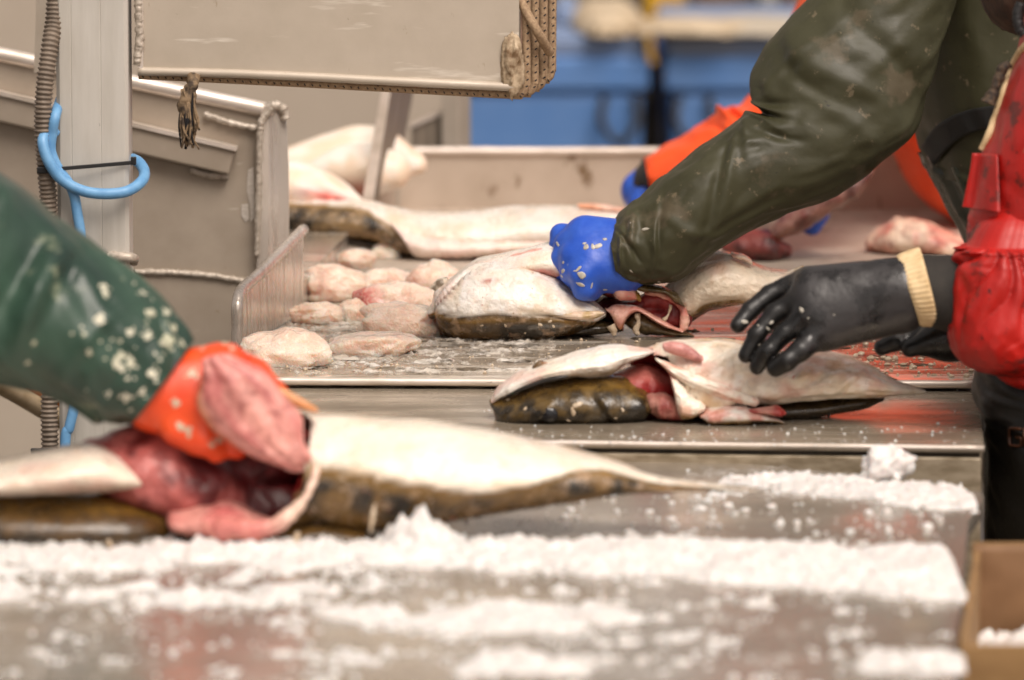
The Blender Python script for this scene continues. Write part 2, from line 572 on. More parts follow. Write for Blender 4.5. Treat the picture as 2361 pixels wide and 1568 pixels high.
ROT = R(-4)
def leg(p, top, parent, s=0.04):
    v, f = boxv((p[0], p[1], top / 2), (s, s, top), ROT)
    return bevel(mk('leg', v, f, ALU, parent), 0.002)

EDGE_DARK = M('dark_groove', lin((70, 60, 46)), lin((44, 37, 28)), .5, None, .2, 60, (.4, 1, 1))  # darker brown than the table edge around it
# ---- middle steel table
c0 = S((1450, 950), H_MID)
t_mid = empty('steel_table', (c0[0], c0[1], 0), 'grey steel cutting table in the middle, the gutted cod with open throat on it', 'table')
FL, FR, BR, BL = S((600, 1011), H_MID), S((2270, 1032), H_MID), S((2251, 862), H_MID), S((600, 855), H_MID)
v, f = prism([FL, FR, BR, BL], (0, 0, -0.006))
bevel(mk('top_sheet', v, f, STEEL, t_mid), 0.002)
dy = np.array([0.0, 0.012, 0])
dn = lambda h: np.array([0, 0, -h])
v, f = prism([FL + dn(.006) + dy, FR + dn(.006) + dy - (0.004, 0, 0), FR + dn(.011) + dy - (0.004, 0, 0), FL + dn(.011) + dy], (0, 0.03, 0))
mk('edge_groove', v, f, EDGE_DARK, t_mid, False)
v, f = prism([FL + dn(.011) + dy * .3, FR + dn(.011) + dy * .3 - (0.003, 0, 0), FR + dn(.17) + dy * .3 - (0.003, 0, 0), FL + dn(.17) + dy * .3], (0, 0.03, 0))
bevel(mk('front_apron', v, f, EDGE, t_mid), 0.002)
v, f = prism([FR + dn(.007) + (-.004, .034, 0), BR + dn(.007) + (-.004, 0, 0), BR + dn(.17) + (-.004, 0, 0), FR + dn(.17) + (-.004, .034, 0)], (-0.02, 0, 0))
bevel(mk('side_apron', v, f, EDGE, t_mid), 0.002)
for q in (FL + (.05, .06, 0), FR + (-.05, .06, 0), BR + (-.05, -.06, 0), BL + (.05, -.06, 0)):
    leg(q, H_MID - 0.17, t_mid)
v, f = tube([FL + (0, .002, -.001), FR + (0, .002, -.001)], 0.0028, 40, 8, False, 0.0005, 3)
mk('front_lip', v, f, ALU_RIM, t_mid)

# ---- drained table with holes behind it
c0 = S((1400, 760), H_HOLE)
t_hole = empty('drain_table', (c0[0], c0[1], 0), 'wet steel table with round drain holes and slush, behind the middle table', 'table')
hFL, hFR = S((560, 870), H_HOLE), S((2246, 878), H_HOLE)
hBL, hBR = S((742, 640), H_HOLE), S((2262, 640), H_HOLE)
bm = bmesh.new()
edges = []
def loop(pts):
    vs = [bm.verts.new(tuple(p)) for p in pts]
    es = [bm.edges.new((vs[i], vs[(i + 1) % len(vs)])) for i in range(len(vs))]
    edges.extend(es)
    return vs
loop([hFL, hFR, hBR, hBL])
holes = []
o0 = S(R4(985, 1068), H_HOLE)
ux = np.array([math.cos(ROT), math.sin(ROT), 0]); uy = np.array([-math.sin(ROT), math.cos(ROT), 0])
for j in range(6):
    for i in range(-2, 11):
        c = o0 + ux * (0.089 * i + (0.0445 if j % 2 else 0)) + uy * (0.073 * j)
        rel = c - hFL
        if c[0] < hFL[0] + .03 + (c[1] - hFL[1]) * .16 or c[0] > hFR[0] - 0.04: continue
        if c[1] > hBL[1] - .05: continue
        holes.append(c)
rings = []
for c in holes:
    rings.append(loop([c + 0.0175 * np.array([math.cos(a), math.sin(a), 0]) for a in np.arange(20) * math.pi / 10]))
bmesh.ops.triangle_fill(bm, use_beauty=True, use_dissolve=False, edges=edges, normal=(0, 0, 1))
for r_ in rings:
    lo = [bm.verts.new((q.co.x, q.co.y, q.co.z - 0.008)) for q in r_]
    for i in range(20):
        j = (i + 1) % 20
        bm.faces.new((r_[i], r_[j], lo[j], lo[i]))
me = bpy.data.meshes.new('drilled_top'); bm.to_mesh(me); bm.free()
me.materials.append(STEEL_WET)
o = bpy.data.objects.new('drilled_top', me); COL.objects.link(o); o.parent = t_hole; o.location = -t_hole.location
v, f = prism([hFL + dn(.02) + (0.006, .006, 0), hFR + dn(.02) + (-.006, .006, 0), hBR + dn(.02) + (-.006, -.006, 0), hBL + dn(.02) + (.006, -.006, 0)], (0, 0, -0.004))
mk('hole_dark_sheet', v, f, DARKGAP, t_hole, False)  # near-black sheet: the dark empty space under the holes put in as colour
v, f = tube([hFL + (0, 0, -.004), hFR + (0, 0, -.004)], 0.0045, 80, 10, False, 0.0006, 5, 120)
mk('front_rim', v, f, ALU_RIM, t_hole)
v, f = tube([hFR + (0, 0, -.004), hBR + (0, 0, -.004)], 0.0045, 40, 10, False)
mk('side_rim', v, f, ALU_RIM, t_hole)
for q in (hFL + (.06, .25, 0), hFR + (-.05, .25, 0), hBR + (-.05, -.06, 0)):
    leg(q, H_HOLE - 0.03, t_hole)

# ---- rear tray: floor, back wall with rolled rim, left return
c0 = S((1500, 540), H_HOLE)
tray = empty('fish_tray', (c0[0], c0[1], 0), 'stained metal tray with low rolled-rim back wall behind the rear white fish', 'tray')
YB = 1.42
tFL, tFR = S((742, 622), H_HOLE), S((2275, 630), H_HOLE)
bl, br = V((921, 500), YB), V((2240, 500), YB)
bl[2] = br[2] = H_HOLE
v, f = prism([tFL, tFR, br, bl], (0, 0, -0.006))
mk('floor_sheet', v, f, TRAY, tray, False)
zt = V((930, 352), YB)[2]
v, f = prism([bl + (0, 0, -.02), br + (0, 0, -.02), (br[0], YB, zt), (bl[0], YB, zt)], (0, 0.006, 0))
mk('back_wall', v, f, TRAY, tray, False)
v, f = tube([(bl[0] - .003, YB, zt + .002), (br[0], YB, zt + .002)], 0.0062, 90, 12, False, 0.0006, 8, 60)
mk('back_rim', v, f, ALU_RIM, tray)
yf = 1.05
l0 = V((878, 470), yf); lt = V((878, 382), yf)
v, f = prism([(l0[0], yf, H_HOLE - .02), (bl[0] - .004, YB, H_HOLE - .02), (bl[0] - .004, YB, zt), (l0[0], yf, lt[2])], (-0.005, -0.002, 0))
mk('side_wall', v, f, TRAY, tray, False)
v, f = tube([(l0[0] - .001, yf - .004, lt[2] - .03), (l0[0] - .001, yf, lt[2] + .002), (bl[0] - .006, YB, zt + .003)], 0.0062, 40, 10, False)
mk('side_rim', v, f, ALU_RIM, tray)
for q in (tFL + (.1, .06, 0), tFR + (-.1, .06, 0), br + (-.1, -.06, 0), bl + (.1, -.06, 0)):
    leg(q, H_HOLE - .006, tray)

# ---- raised metal channel left of the hole field
kA, kB = D(R4(470, 470), 7.22), D(R4(735, 322), 7.78)
zc = (kA[2] + kB[2]) / 2
kA[2] = kB[2] = zc
ch = empty('metal_channel', (kA[0] - .03, kA[1], 0), 'low metal channel running back behind the divider plate, under the rear fish tail', 'channel')
v, f = prism([kA, kB, kB + (-.10, .02, 0), kA + (-.10, .02, 0)], (0, 0, -0.005))
bevel(mk('top_sheet', v, f, STEEL_WET, ch), 0.0015)
v, f = prism([kA + (-.002, 0, -.005), kB + (-.002, 0, -.005), kB + (-.002, 0, -.06), kA + (-.002, 0, -.06)], (-0.004, 0, 0))
mk('side_sheet', v, f, ALU_BRUSH, ch, False)
v, f = prism([kA + (-.01, .002, -.0052), kA + (-.10, .02, -.0052), kA + (-.10, .02, -.06), kA + (-.01, .002, -.06)], (0, 0.004, 0))
mk('end_sheet', v, f, ALU_BRUSH, ch, False)
leg(kA + (-.05, .06, 0), zc - .0055, ch); leg(kB + (-.05, -.06, 0), zc - .0055, ch)

# ---- front table
c0 = S((1200, 1300), H_FG)
t_fg = empty('front_table', (c0[0], c0[1], 0), 'long grey metal table in the foreground strewn with crushed ice', 'table')
P_ = [S((-420, 1900), H_FG), S((2172, 1900), H_FG), S((2236, 1195), H_FG), S((2268, 1150), H_FG), S((2268, 1134), H_FG),
      S((1750, 1070), H_FG), S((1280, 1046), H_FG), S((560, 1040), H_FG), S((330, 1075), H_FG), S((-420, 1100), H_FG)]
v, f = prism(P_, (0, 0, -0.02))
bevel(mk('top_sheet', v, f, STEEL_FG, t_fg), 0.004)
for q in (P_[1] + (-.08, .08, 0), P_[3] + (-.09, -.1, 0), P_[9] + (.1, -.08, 0), P_[0] + (.1, .08, 0)):
    leg(q, H_FG - .02, t_fg, .05)
q0, q1 = P_[1] + (-.03, .05, -.02), P_[2] + (-.03, -.02, -.02)
v, f = prism([q0, q1, q1 + (0, 0, -.08), q0 + (0, 0, -.08)], (-.02, 0, 0))
mk('side_apron', v, f, EDGE, t_fg, False)

# ---- left chute: panel, tubes, angle bar, end bar, welds
YC = 0.22
base = V((400, 900), YC)
chute = empty('metal_chute', (base[0], YC, 0), 'sloping aluminium chute side panel with welded seams, left behind the blue cable', 'chute')
pan = [V((-420, 31), YC), V((612, 248), YC), V((600, 655), YC), V((140, 618), YC), V((-420, 600), YC)]
v, f = prism(pan, (0, 0.006, 0)); mk('side_panel', v, f, ALU_DULL, chute, False)
pan = [V((140, 618), YC - .003), V((600, 651), YC - .003), V((600, 930), YC - .003), V((150, 930), YC - .003)]
v, f = prism(pan, (0, 0.006, 0)); mk('lower_panel', v, f, ALU_DULL, chute, False)
v, f = tube([V((-420, 38), YC), V((632, 257), YC)], 0.0092, 60, 14, False, 0.0004, 2, 40); mk('top_tube', v, f, ALU_RIM, chute)
v, f = tube([V((310, 627), YC - .004), V((450, 632), YC - .004), V((575, 650), YC - .004)], 0.0040, 110, 8, True, 0.0016, 4, 330); mk('weld', v, f, WELD, chute)
# angle bar
for nm, poly, ext in (('angle_bar', [(-420, 120), (545, 345), (527, 404), (-420, 185)], .02),):
    v, f = prism([V(p, YC - .02) for p in poly], (0, .019, 0)); bevel(mk(nm, v, f, ALU_DULL, chute), 0.003)
v, f = prism([V((-420, 112), YC - .024), V((547, 340), YC - .024), V((545, 349), YC - .024), V((-420, 121), YC - .024)], (0, .023, 0))
mk('bar_flange', v, f, ALU_RIM, chute, False)  # brighter metal paints the lit top face of the angle bar
v, f = tube([V((440, 392), YC - .004), V((480, 404), YC - .006), V((526, 406), YC - .004)], .005, 40, 8, True, .002, 9, 260); mk('weld', v, f, WELD, chute)
v, f = tube([V((470, 264), YC - .004), V((540, 285), YC - .006), V((605, 300), YC - .004)], .004, 50, 8, True, .0025, 11, 260); mk('weld', v, f, WELD, chute)
# end bar (flat bar folded round the panel end)
bar = []
for (xl, xr, y) in ((612, 650, 244), (602, 657, 262), (598, 661, 300), (597, 665, 380), (595, 666, 470), (594, 666, 560), (592, 664, 620), (590, 664, 760)):
    bar.append((V((xl, y), YC - .012), V((xr, y + 4), YC + .004)))
vs = []; fs = []
for i, (a, b) in enumerate(bar):
    m1 = a * .66 + b * .34 + (0, -.003, 0); m2 = a * .3 + b * .7 + (0, -.002, 0)
    vs += [a, m1, m2, b, b + (0, .012, 0), a + (.002, .02, 0)]
    if i:
        k = 6 * i
        for j in range(6):
            fs.append((k - 6 + j, k + j, k + (j + 1) % 6, k - 6 + (j + 1) % 6))
fs.append(tuple(range(6)))
mk('end_bar', vs, fs, ALU_BRUSH, chute, False)
v, f = tube([V((628, 250), YC - .012), V((606, 275), YC - .013), V((600, 300), YC - .013), V((597, 400), YC - .013), V((595, 500), YC - .013), V((592, 590), YC - .013)],
            [.004, .0045, .0042, .004, .0038, .003], 140, 8, True, 0.0018, 6, 330); mk('weld', v, f, WELD, chute)
v, f = tube([V((612, 250), YC - .005), V((630, 243), YC - .005), V((650, 250), YC - .002), V((660, 275), YC)], .006, 40, 8, True, .003, 16, 220); mk('weld', v, f, WELD, chute)
SCR = M('scraped_metal', lin((222, 214, 204)), lin((200, 190, 178)), .35, None, .4, 120, (1, 1, 6))
for poly in ([(572, 392), (585, 385), (588, 500), (578, 512), (576, 470), (569, 440)], [(557, 472), (572, 470), (574, 505), (566, 512), (556, 496)]):
    v, f = prism([V(p, YC - .0012) for p in poly], (0, .001, 0)); mk('scrape_mark', v, f, SCR, chute, False)
# upright flange behind the hose
yf2 = 0.0
v, f = prism([V((92, -260), yf2), V((140, -260), yf2), V((140, 166), yf2), V((78, 168), yf2)], (0, .005, 0)); mk('flange', v, f, ALU, chute, False)
v, f = boxv((base[0] - .06, YC + .08, .35), (.05, .05, .7)); mk('leg', v, f, ALU, chute)
v, f = boxv((V((-380, 300), YC)[0], YC + .08, .5), (.05, .05, 1.0)); mk('leg', v, f, ALU, chute)

# ---- divider plate with round rod edge
g0 = S((546, 806), H_HOLE); g3 = S((700, 722), H_HOLE)
dv = empty('divider_plate', (g0[0], g0[1], g0[2]), 'upright metal divider plate with bent round rod edge left of the slush lumps', 'divider')
ztop = D((703, 527), dS(722, H_HOLE))[2]
g1 = g0 + (0.001, 0, D((555, 690), dS(806, H_HOLE))[2] - g0[2])
e1 = g0 * .84 + g3 * .16; e1[2] = D((575, 655), dS(790, H_HOLE))[2]
e2 = g3.copy(); e2[2] = ztop
e1b = e1 * .8 + e2 * .2
v, f = tube([g0, g0 * .6 + g1 * .4, g1 - (0, 0, .004), g1 * .45 + e1 * .55 + (-.001, 0, .003), e1b, e1b * .5 + e2 * .5, e2], 0.0068, 60, 12, True, .0003, 3, 200)
mk('rod_edge', v, f, ALU_BRUSH, dv)
v, f = prism([g0 + (.003, 0, .001), g3 + (0, 0, .001), e2 + (0, 0, 0), e1b, e1, g1 + (.003, 0, 0)], (-.004, .001, 0))
mk('plate', v, f, ALU_BRUSH, dv, False)

# ---- post with grooves
YP = -0.42
pb = V((220, 700), YP)
post = empty('upright_post', (pb[0], YP, 0), 'square aluminium upright post wrapped by the blue cable', 'post')
xl, xr = V((134, 700), YP)[0], V((299, 700), YP)[0]
w = xr - xl
prof = []
pts = [(0, .004), (.004, 0)]
for gx in (.22, .235, .62, .635):
    pass
for gx in (.21, .62):
    pts += [(gx * w - .0008, 0), (gx * w, .0006), (gx * w + .0008, 0)]
pts += [(w - .004, 0), (w, .004), (w, .07), (0, .07)]
ztop_, zbot_ = 2.3, 0.0
v, f = prism([(xl + a, YP + b, zbot_) for a, b in pts], (0, 0, ztop_)); mk('tube', v, f, POST, post, False)
v, f = tube([V((308, -260), YP + .03), V((318, -60), YP + .02), V((320, 20), YP + .018), V((322, 90), YP + .018), V((316, 150), YP + .018)], .0048, 140, 8, True, .002, 21, 330)
mk('weld', v, f, WELD, post)
v, f = tube([V((246, 592), YP - .002), V((300, 594), YP - .002), V((309, 600), YP + .02)], .006, 30, 8, True, .002, 25, 220); mk('weld', v, f, WELD, post)

# ---- folded gate hanging by the post: stacked plates, rolled edge, wound rope
YG = -0.40
ROPE = M('flecked_rope', lin((172, 146, 116)), lin((146, 120, 94)), 0.8, None, 0, 300, (1, 1, 1), (0.4, 0.6), 0.0008, 500,
         spots=[(lin((60, 48, 40)), 220, 0.36, (1, 1, 1))])
ROPE_OLD = M('old_frayed_rope', lin((138, 116, 90)), lin((64, 52, 42)), .85, None, 0, 90, (1, 1, 1), (.45, .6), .001, 300)
ROPE_MARK = M('black_rope_fleck', (0.012, 0.011, 0.014), None, 0.8)
gb = V((760, 180), YG)
gate = empty('hanging_plate_stack', (gb[0], YG, gb[2]), 'hanging stack of beige aluminium plates with rope-wound edges, top centre', 'panel')
v, f = prism([V((322, -300), YG), V((1197, -300), YG), V((1197, 196), YG), V((1150, 199), YG), V((322, 160), YG)], (0, .004, 0)); mk('front_plate', v, f, PLATE, gate, False)
v, f = tube([V((318, 164), YG - .001), V((600, 172), YG - .001), V((900, 187), YG - .001), V((1185, 201), YG - .001)], .0050, 80, 10, True, .0004, 12, 60); mk('bottom_roll', v, f, PLATE, gate)
v, f = prism([V((318, -300), YG - .004), V((330, -300), YG - .004), V((330, 165), YG - .004), V((318, 165), YG - .004)], (0, .003, 0)); mk('edge_strip', v, f, ALU_RIM, gate, False)
v, f = blob(V((1180, 150), YG - .002), (.012, .006, .033), 4, .5, 2.5); mk('corner_weld', v, f, M('dirty_weld', lin((196, 176, 148)), lin((110, 84, 56)), .6, None, .1, 90, bump=.001), gate)
for k, (xr_, yb_) in enumerate(((1213, 212), (1232, 208), (1252, 196), (1272, 178))):
    yk = YG + .016 + .016 * k
    if k > 0:
        v, f = prism([V((330, -300), yk), V((xr_ - 6, -300), yk), V((xr_ - 6, yb_ - 8), yk), V((330, 168 + 2 * k), yk)], (0, .004, 0)); mk('back_plate', v, f, ALU, gate, False)
    rp = [V((320, 172 - 1.5 * k), yk - .006), V((700, 191 - 2 * k), yk - .006), V((xr_ - 60, yb_ + 4), yk - .006), V((xr_ - 16, yb_ + 3), yk - .006), V((xr_ - 2, yb_ - 14), yk - .006), V((xr_, yb_ - 70), yk - .006), V((xr_ + 1, -300), yk - .006)]
    v, f = tube(rp, .0052, 160, 8, True)
    rope = mk('rope', v, f, ROPE, gate)
    # woven-in black flecks: small raised bands
    Q = crom(np.array(rp), 900); parts = []
    seg = np.concatenate([[0], np.cumsum(np.linalg.norm(np.diff(Q, axis=0), axis=1))])
    for s_ in np.arange(.004, seg[-1], .0085):
        i = int(np.searchsorted(seg, s_)); i = min(max(i, 1), 898)
        tdir = Q[i + 1] - Q[i - 1]; tdir /= np.linalg.norm(tdir)
        nrm = np.array([0, -1, 0.0]); sd = np.cross(tdir, nrm)
        c = Q[i]
        parts.append(tube([c + .0050 * (.1 * sd + .99 * nrm) - tdir * .0008, c + .0050 * (.55 * sd + .83 * nrm) + tdir * .0008], .0008, 3, 5, False))
    v, f = join(parts); mk('rope_flecks', v, f, ROPE_MARK, rope, False, kind='stuff')
v, f = tube([V((1198, -10), YG + .012), V((1212, 25), YG + .006), V((1240, 75), YG + .004), V((1268, 122), YG + .03)], .0052, 40, 8, True); mk('rope', v, f, ROPE, gate)
v, f = prism([V((1200, -300), YG + .008), V((1222, -300), YG + .008), V((1222, 205), YG + .008), V((1200, 205), YG + .008)], (0, .004, 0)); mk('hinge_strip', v, f, M('pink_worn_strip', lin((176, 146, 128)), lin((140, 112, 94)), .55, None, .2, 60), gate, False)
# frayed rope end
tb = V((445, 190), YG - .012)
tas = empty('frayed_rope', tuple(tb), 'frayed beige and black rope end dangling under the hanging plates', 'rope')
v, f = tube([V((448, 176), YG - .004), V((442, 200), YG - .012), V((430, 240), YG - .012), V((440, 275), YG - .012), V((434, 310), YG - .012)], [.006, .007, .010, .006, .004], 40, 10, True, .004, 4, 160)
mk('knot', v, f, ROPE_OLD, tas)
rnd = random.Random(3); parts = []; dparts = []
for i in range(46):
    x0 = rnd.uniform(418, 450); y0 = rnd.uniform(200, 280); yy = rnd.uniform(300, 348); x1 = 434 + (x0 - 434) * .6 + rnd.gauss(0, 9)
    yk = YG - .012 - rnd.uniform(-.006, .008)
    q = tube([V((x0, y0), yk), V(((x0 + x1) / 2 + rnd.gauss(0, 6), (y0 + yy) / 2), yk - .003), V((x1, yy), yk)], rnd.uniform(.0007, .0018), 12, 5)
    (dparts if i % 4 == 0 else parts).append(q)
v, f = join(parts); mk('strands', v, f, ROPE_OLD, tas, kind='stuff')
v, f = join(dparts); mk('dark_strands', v, f, ROPE_MARK, tas, kind='stuff')

# ---- ribbed hose on the post
HOSE = M('grey_ribbed_hose', lin((128, 114, 100)), lin((104, 92, 80)), .6, None, .0, 60)
pth = crom(np.array([V((128, -300), YP + .02), V((127, 0), YP + .01), V((115, 110), YP - .005), V((103, 200), YP - .012), V((99, 290), YP - .012), V((106, 400), YP - .01), V((112, 470), YP - .006),
                     V((116, 700), YP), V((114, 950), YP + .0), V((115, 1060), YP), V((116, 1500), YP + .01)]), 2600)
seg = np.concatenate([[0], np.cumsum(np.linalg.norm(np.diff(pth, axis=0), axis=1))])
u = np.arange(0, seg[-1], .0011)
pp = np.array([np.interp(u, seg, pth[:, i]) for i in range(3)]).T
rad = .0092 + .0011 * np.sin(u / .0052 * 2 * math.pi)
v, f = tube(pp, rad, None, 12, False)
hose = mk('ribbed_hose', v, f, HOSE); tag(hose, 'grey ribbed flexible hose running up along the post', 'hose')
# ---- blue cable with loop, zip tie
BLUE = M('blue_cable', lin((112, 164, 208)), lin((94, 148, 196)), .42, .55, 0, 80)
pts = [(160, 180), (136, 240), (127, 270), (120, 310), (118, 350), (135, 390), (160, 425), (172, 455), (178, 490), (186, 540), (196, 640), (188, 800), (172, 930), (160, 985), (150, 1040), (150, 1400)]
v, f = tube([V(p, YP + (.05 if i < 1 else .012 if i < 2 else -.014)) for i, p in enumerate(pts)], .0058, 160, 12)
cb = empty('blue_cable', tuple(V((180, 500), YP - .014)), 'light blue cable looped and tied round the aluminium post', 'cable')
mk('hanging_run', v, f, BLUE, cb)
lp = [((104, 305), -.012), ((99, 330), -.022), ((112, 372), -.026), ((140, 412), -.024), ((185, 438), -.022), ((235, 447), -.022), ((290, 442), -.016), ((325, 420), .0), ((333, 398), .02), ((322, 376), .035), ((305, 366), .05)]
v, f = tube([V(p, YP + q) for p, q in lp], .0062, 120, 12); mk('loop', v, f, BLUE, cb)
v, f = tube([V((104, 305), YP - .012), V((118, 300), YP - .008), V((128, 310), YP - .004)], .006, 20, 12); mk('loop_end', v, f, BLUE, cb)
ZT = M('black_plastic_tie', (0.012, 0.012, 0.013), None, .4)
za, zb = V((118, 391), YP - .02), V((306, 375), YP - .003)
v, f = prism([za + (0, 0, .0022), zb + (0, 0, .0022), zb - (0, 0, .0022), za - (0, 0, .0022)], (0, .0015, 0))
zt_ = empty('cable_tie', tuple(za), 'black plastic cable tie drawn across the post over the blue cable', 'cable tie')
bevel(mk('strap', v, f, ZT, zt_), .0005)
v, f = boxv(V((98, 392), YP - .02), (.012, .007, .007)); bevel(mk('lock_head', v, f, ZT, zt_), .001)
v, f = boxv(V((308, 371), YP - .001), (.006, .006, .009)); bevel(mk('strap_end', v, f, ZT, zt_), .001)
v, f = boxv(V((98, 1040), YP - .012), (.026, .006, .006)); o = bevel(mk('cable_tie', v, f, ZT), .001); tag(o, 'small black cable tie low on the ribbed hose', 'cable tie')

# ---- pale pipe low on the left
PIPE = M('cream_pipe', lin((190, 170, 140)), lin((160, 138, 106)), .55, None, 0, 40)
v, f = tube([D((-300, 800), 7.0), D((-80, 852), 7.05), D((20, 898), 7.1), D((110, 950), 7.15), D((260, 1040), 7.25), D((420, 1200), 7.4)], .0115, 60, 14)
o = mk('pale_pipe', v, f, PIPE); tag(o, 'cream pipe crossing behind the post at lower left', 'pipe')
v, f = tube([D((-300, 774), 7.1), D((-80, 825), 7.15), D((20, 868), 7.2), D((110, 920), 7.25), D((260, 1010), 7.35), D((420, 1170), 7.5)], .006, 60, 10)
o = mk('orange_hose', v, f, M('orange_hose', lin((190, 110, 40)), None, .5)); tag(o, 'thin orange hose lying above the cream pipe, lower left', 'hose')

# ---- slanted guide plates behind
GUIDE = M('dull_dark_aluminium', lin((142, 130, 116)), lin((108, 98, 86)), .5, .65, .2, 40, (2, 2, .2))  # darker aluminium for the plate face and the cross brace
YS = 0.92
gp = empty('guide_plate', tuple(V((850, 460), YS)), 'slanted dark metal guide plate with brighter edge beside the pink bellies', 'plate')
dv_ = np.array([.012, .42, .0])
v, f = prism([V((882, 196), YS), V((903, 196), YS), V((858, 480), YS), V((832, 480), YS)], (0, .004, 0)); mk('bright_edge', v, f, ALU_RIM, gp, False)
pq = [V((900, 190), YS + .004), V((856, 484), YS + .004)]
v, f = prism([pq[0], pq[1], pq[1] + (.03, .40, .02), pq[0] + (.032, .40, 0)], (-.006, 0, 0)); mk('plate', v, f, GUIDE, gp, False)
YU = 1.75
ub = V((1052, 330), YU)
up = empty('upright_bracket', (ub[0], ub[1], 0), 'short metal upright with cross brace behind the tray, left of the blue tubs', 'bracket')
v, f = boxv((V((1052, 300), YU)[0], YU, V((1052, 120), YU)[2] / 2), (V((1074, 300), YU)[0] - V((1029, 300), YU)[0], .05, V((1052, 120), YU)[2]), R(-20)); bevel(mk('upright', v, f, ALU, up), .003)
v, f = prism([V((948, 288), YU + .0), V((1030, 252), YU), V((1030, 360), YU), V((948, 360), YU)], (0, .02, 0)); mk('cross_brace', v, f, GUIDE, up, False)
v, f = prism([V((946, 286), YU - .004), V((1030, 249), YU - .004), V((1030, 259), YU - .004), V((946, 296), YU - .004)], (0, .028, 0)); mk('brace_lip', v, f, ALU_RIM, up, False)

# ---- tall beige hopper wall behind
YH = 2.3
hb = V((400, 300), YH)
hop = empty('hopper', (hb[0], YH, 0), 'large blurred beige metal hopper wall behind the chute', 'hopper')
v, f = prism([(V((-700, 300), YH)[0], YH, .3), (V((1046, 300), YH)[0], YH, .3), (V((1046, 300), YH)[0], YH, 2.6), (V((-700, 300), YH)[0], YH, 2.6)], (0, .006, 0)); mk('front_wall', v, f, HOPPER, hop, False)
for xx in (-680, 200, 1020):
    v, f = boxv((V((xx, 300), YH)[0], YH + .06, 1.3), (.06, .06, 2.6)); mk('leg', v, f, ALU, hop)
for zz in (.32, 2.58):
    xa, xb = V((-700, 300), YH)[0], V((1046, 300), YH)[0]
    v, f = boxv(((xa + xb) / 2, YH + .035, zz), (xb - xa, .05, .05)); mk('stiffener', v, f, ALU, hop)

# ---- blue fish tubs
TUB = M('blue_plastic_tub', lin((82, 124, 182)), lin((96, 134, 188)), .5, .62, 0, 8, (1, 1, 1), (.35, .65), .001, 30, mottle=.08)
TUB_D = M('worn_blue_lid', lin((112, 134, 172)), lin((128, 138, 158)), .55, None, 0, 6)
BLK = M('black_rubber', (.012, .012, .013), None, .6)
WOOD = M('old_timber', lin((112, 100, 84)), lin((84, 74, 60)), .8, None, 0, 10, (3, 3, .5))
def tub(x0, x1, yw, h0, hh, dep, label, hside):
    c = np.array([(x0 + x1) / 2, yw + dep / 2, h0])
    t = empty('fish_tub', tuple(c), label, 'tub', 'blue fish tubs in the background')
    w_ = x1 - x0
    def bx(nm, cx, cy, cz, sx, sy, sz, m, bv=.01, par=None):
        v, f = boxv((cx, cy, cz), (sx, sy, sz)); return bevel(mk(nm, v, f, m, par or t), bv, 3)
    # tapered walls
    P0 = [(x0 + .03, yw + .03, h0), (x1 - .03, yw + .03, h0), (x1 - .03, yw + dep - .03, h0), (x0 + .03, yw + dep - .03, h0)]
    P1 = [(x0 + .012, yw + .012, h0 + hh - .09), (x1 - .012, yw + .012, h0 + hh - .09), (x1 - .012, yw + dep - .012, h0 + hh - .09), (x0 + .012, yw + dep - .012, h0 + hh - .09)]
    v = np.array(P0 + P1); f = [(3, 2, 1, 0), (4, 5, 6, 7)] + [(i, (i + 1) % 4, (i + 1) % 4 + 4, i + 4) for i in range(4)]
    bevel(mk('body', v, f, TUB, t), .02, 3)
    bx('rim', c[0], c[1], h0 + hh - .055, w_, dep, .07, TUB, .012)
    bx('lid', c[0], c[1], h0 + hh, w_ - .01, dep - .01, .045, TUB_D, .012)
    for fr in (.12, .3, .5, .7, .88):
        bx('rib', x0 + w_ * fr, yw + .018, h0 + hh * .32, .05, .03, hh * .45, TUB, .008)
    for sx in hside:
        xx = x0 + .06 if sx < 0 else x1 - .06
        v, f = tube([(xx - .03, yw + .005, h0 + hh - .10), (xx - .035, yw - .025, h0 + hh - .15), (xx, yw - .035, h0 + hh - .19), (xx + .035, yw - .025, h0 + hh - .15), (xx + .03, yw + .005, h0 + hh - .10)], .008, 30, 8)
        mk('rope_handle', v, f, BLK, t)
    for fr in (.2, .62):
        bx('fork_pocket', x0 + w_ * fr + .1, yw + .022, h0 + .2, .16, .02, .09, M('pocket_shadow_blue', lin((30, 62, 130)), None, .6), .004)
    return t
YT = 5.0
xg0, xg1 = V((1497, 200), YT)[0], V((1531, 200), YT)[0]
ht = V((1400, 108), YT)[2]
tub(xg0 - 1.15, xg0, YT, 0.12, ht - .12, .95, 'blue plastic fish tub left of the dark gap, behind the hanging plates', (1,))
tub(xg1, xg1 + 1.15, YT, 0.12, ht - .12, .95, 'blue plastic fish tub right of the dark gap, behind the orange sleeve', (-1,))
for (xa, nm) in ((xg0 - 1.15, 'left'), (xg1, 'right')):
    pal = empty('pallet', (xa + .575, YT + .47, 0), 'timber pallet under the %s blue tub' % nm, 'pallet', 'pallets under the tubs')
    for yy in (.06, .47, .88):
        v, f = boxv((xa + .575, YT + yy, .05), (1.15, .1, .1)); mk('bearer', v, f, WOOD, pal)
    for q in range(6):
        v, f = boxv((xa + .09 + q * .194, YT + .47, .1105), (.1, .94, .019)); mk('board', v, f, WOOD, pal)
v, f = boxv(((xg0 + xg1) / 2, YT + .3, .41), ((xg1 - xg0) * .75, .04, .82))
o = mk('timber_stake', v, f, WOOD); tag(o, 'weathered stake standing in the gap between the blue tubs', 'stake')
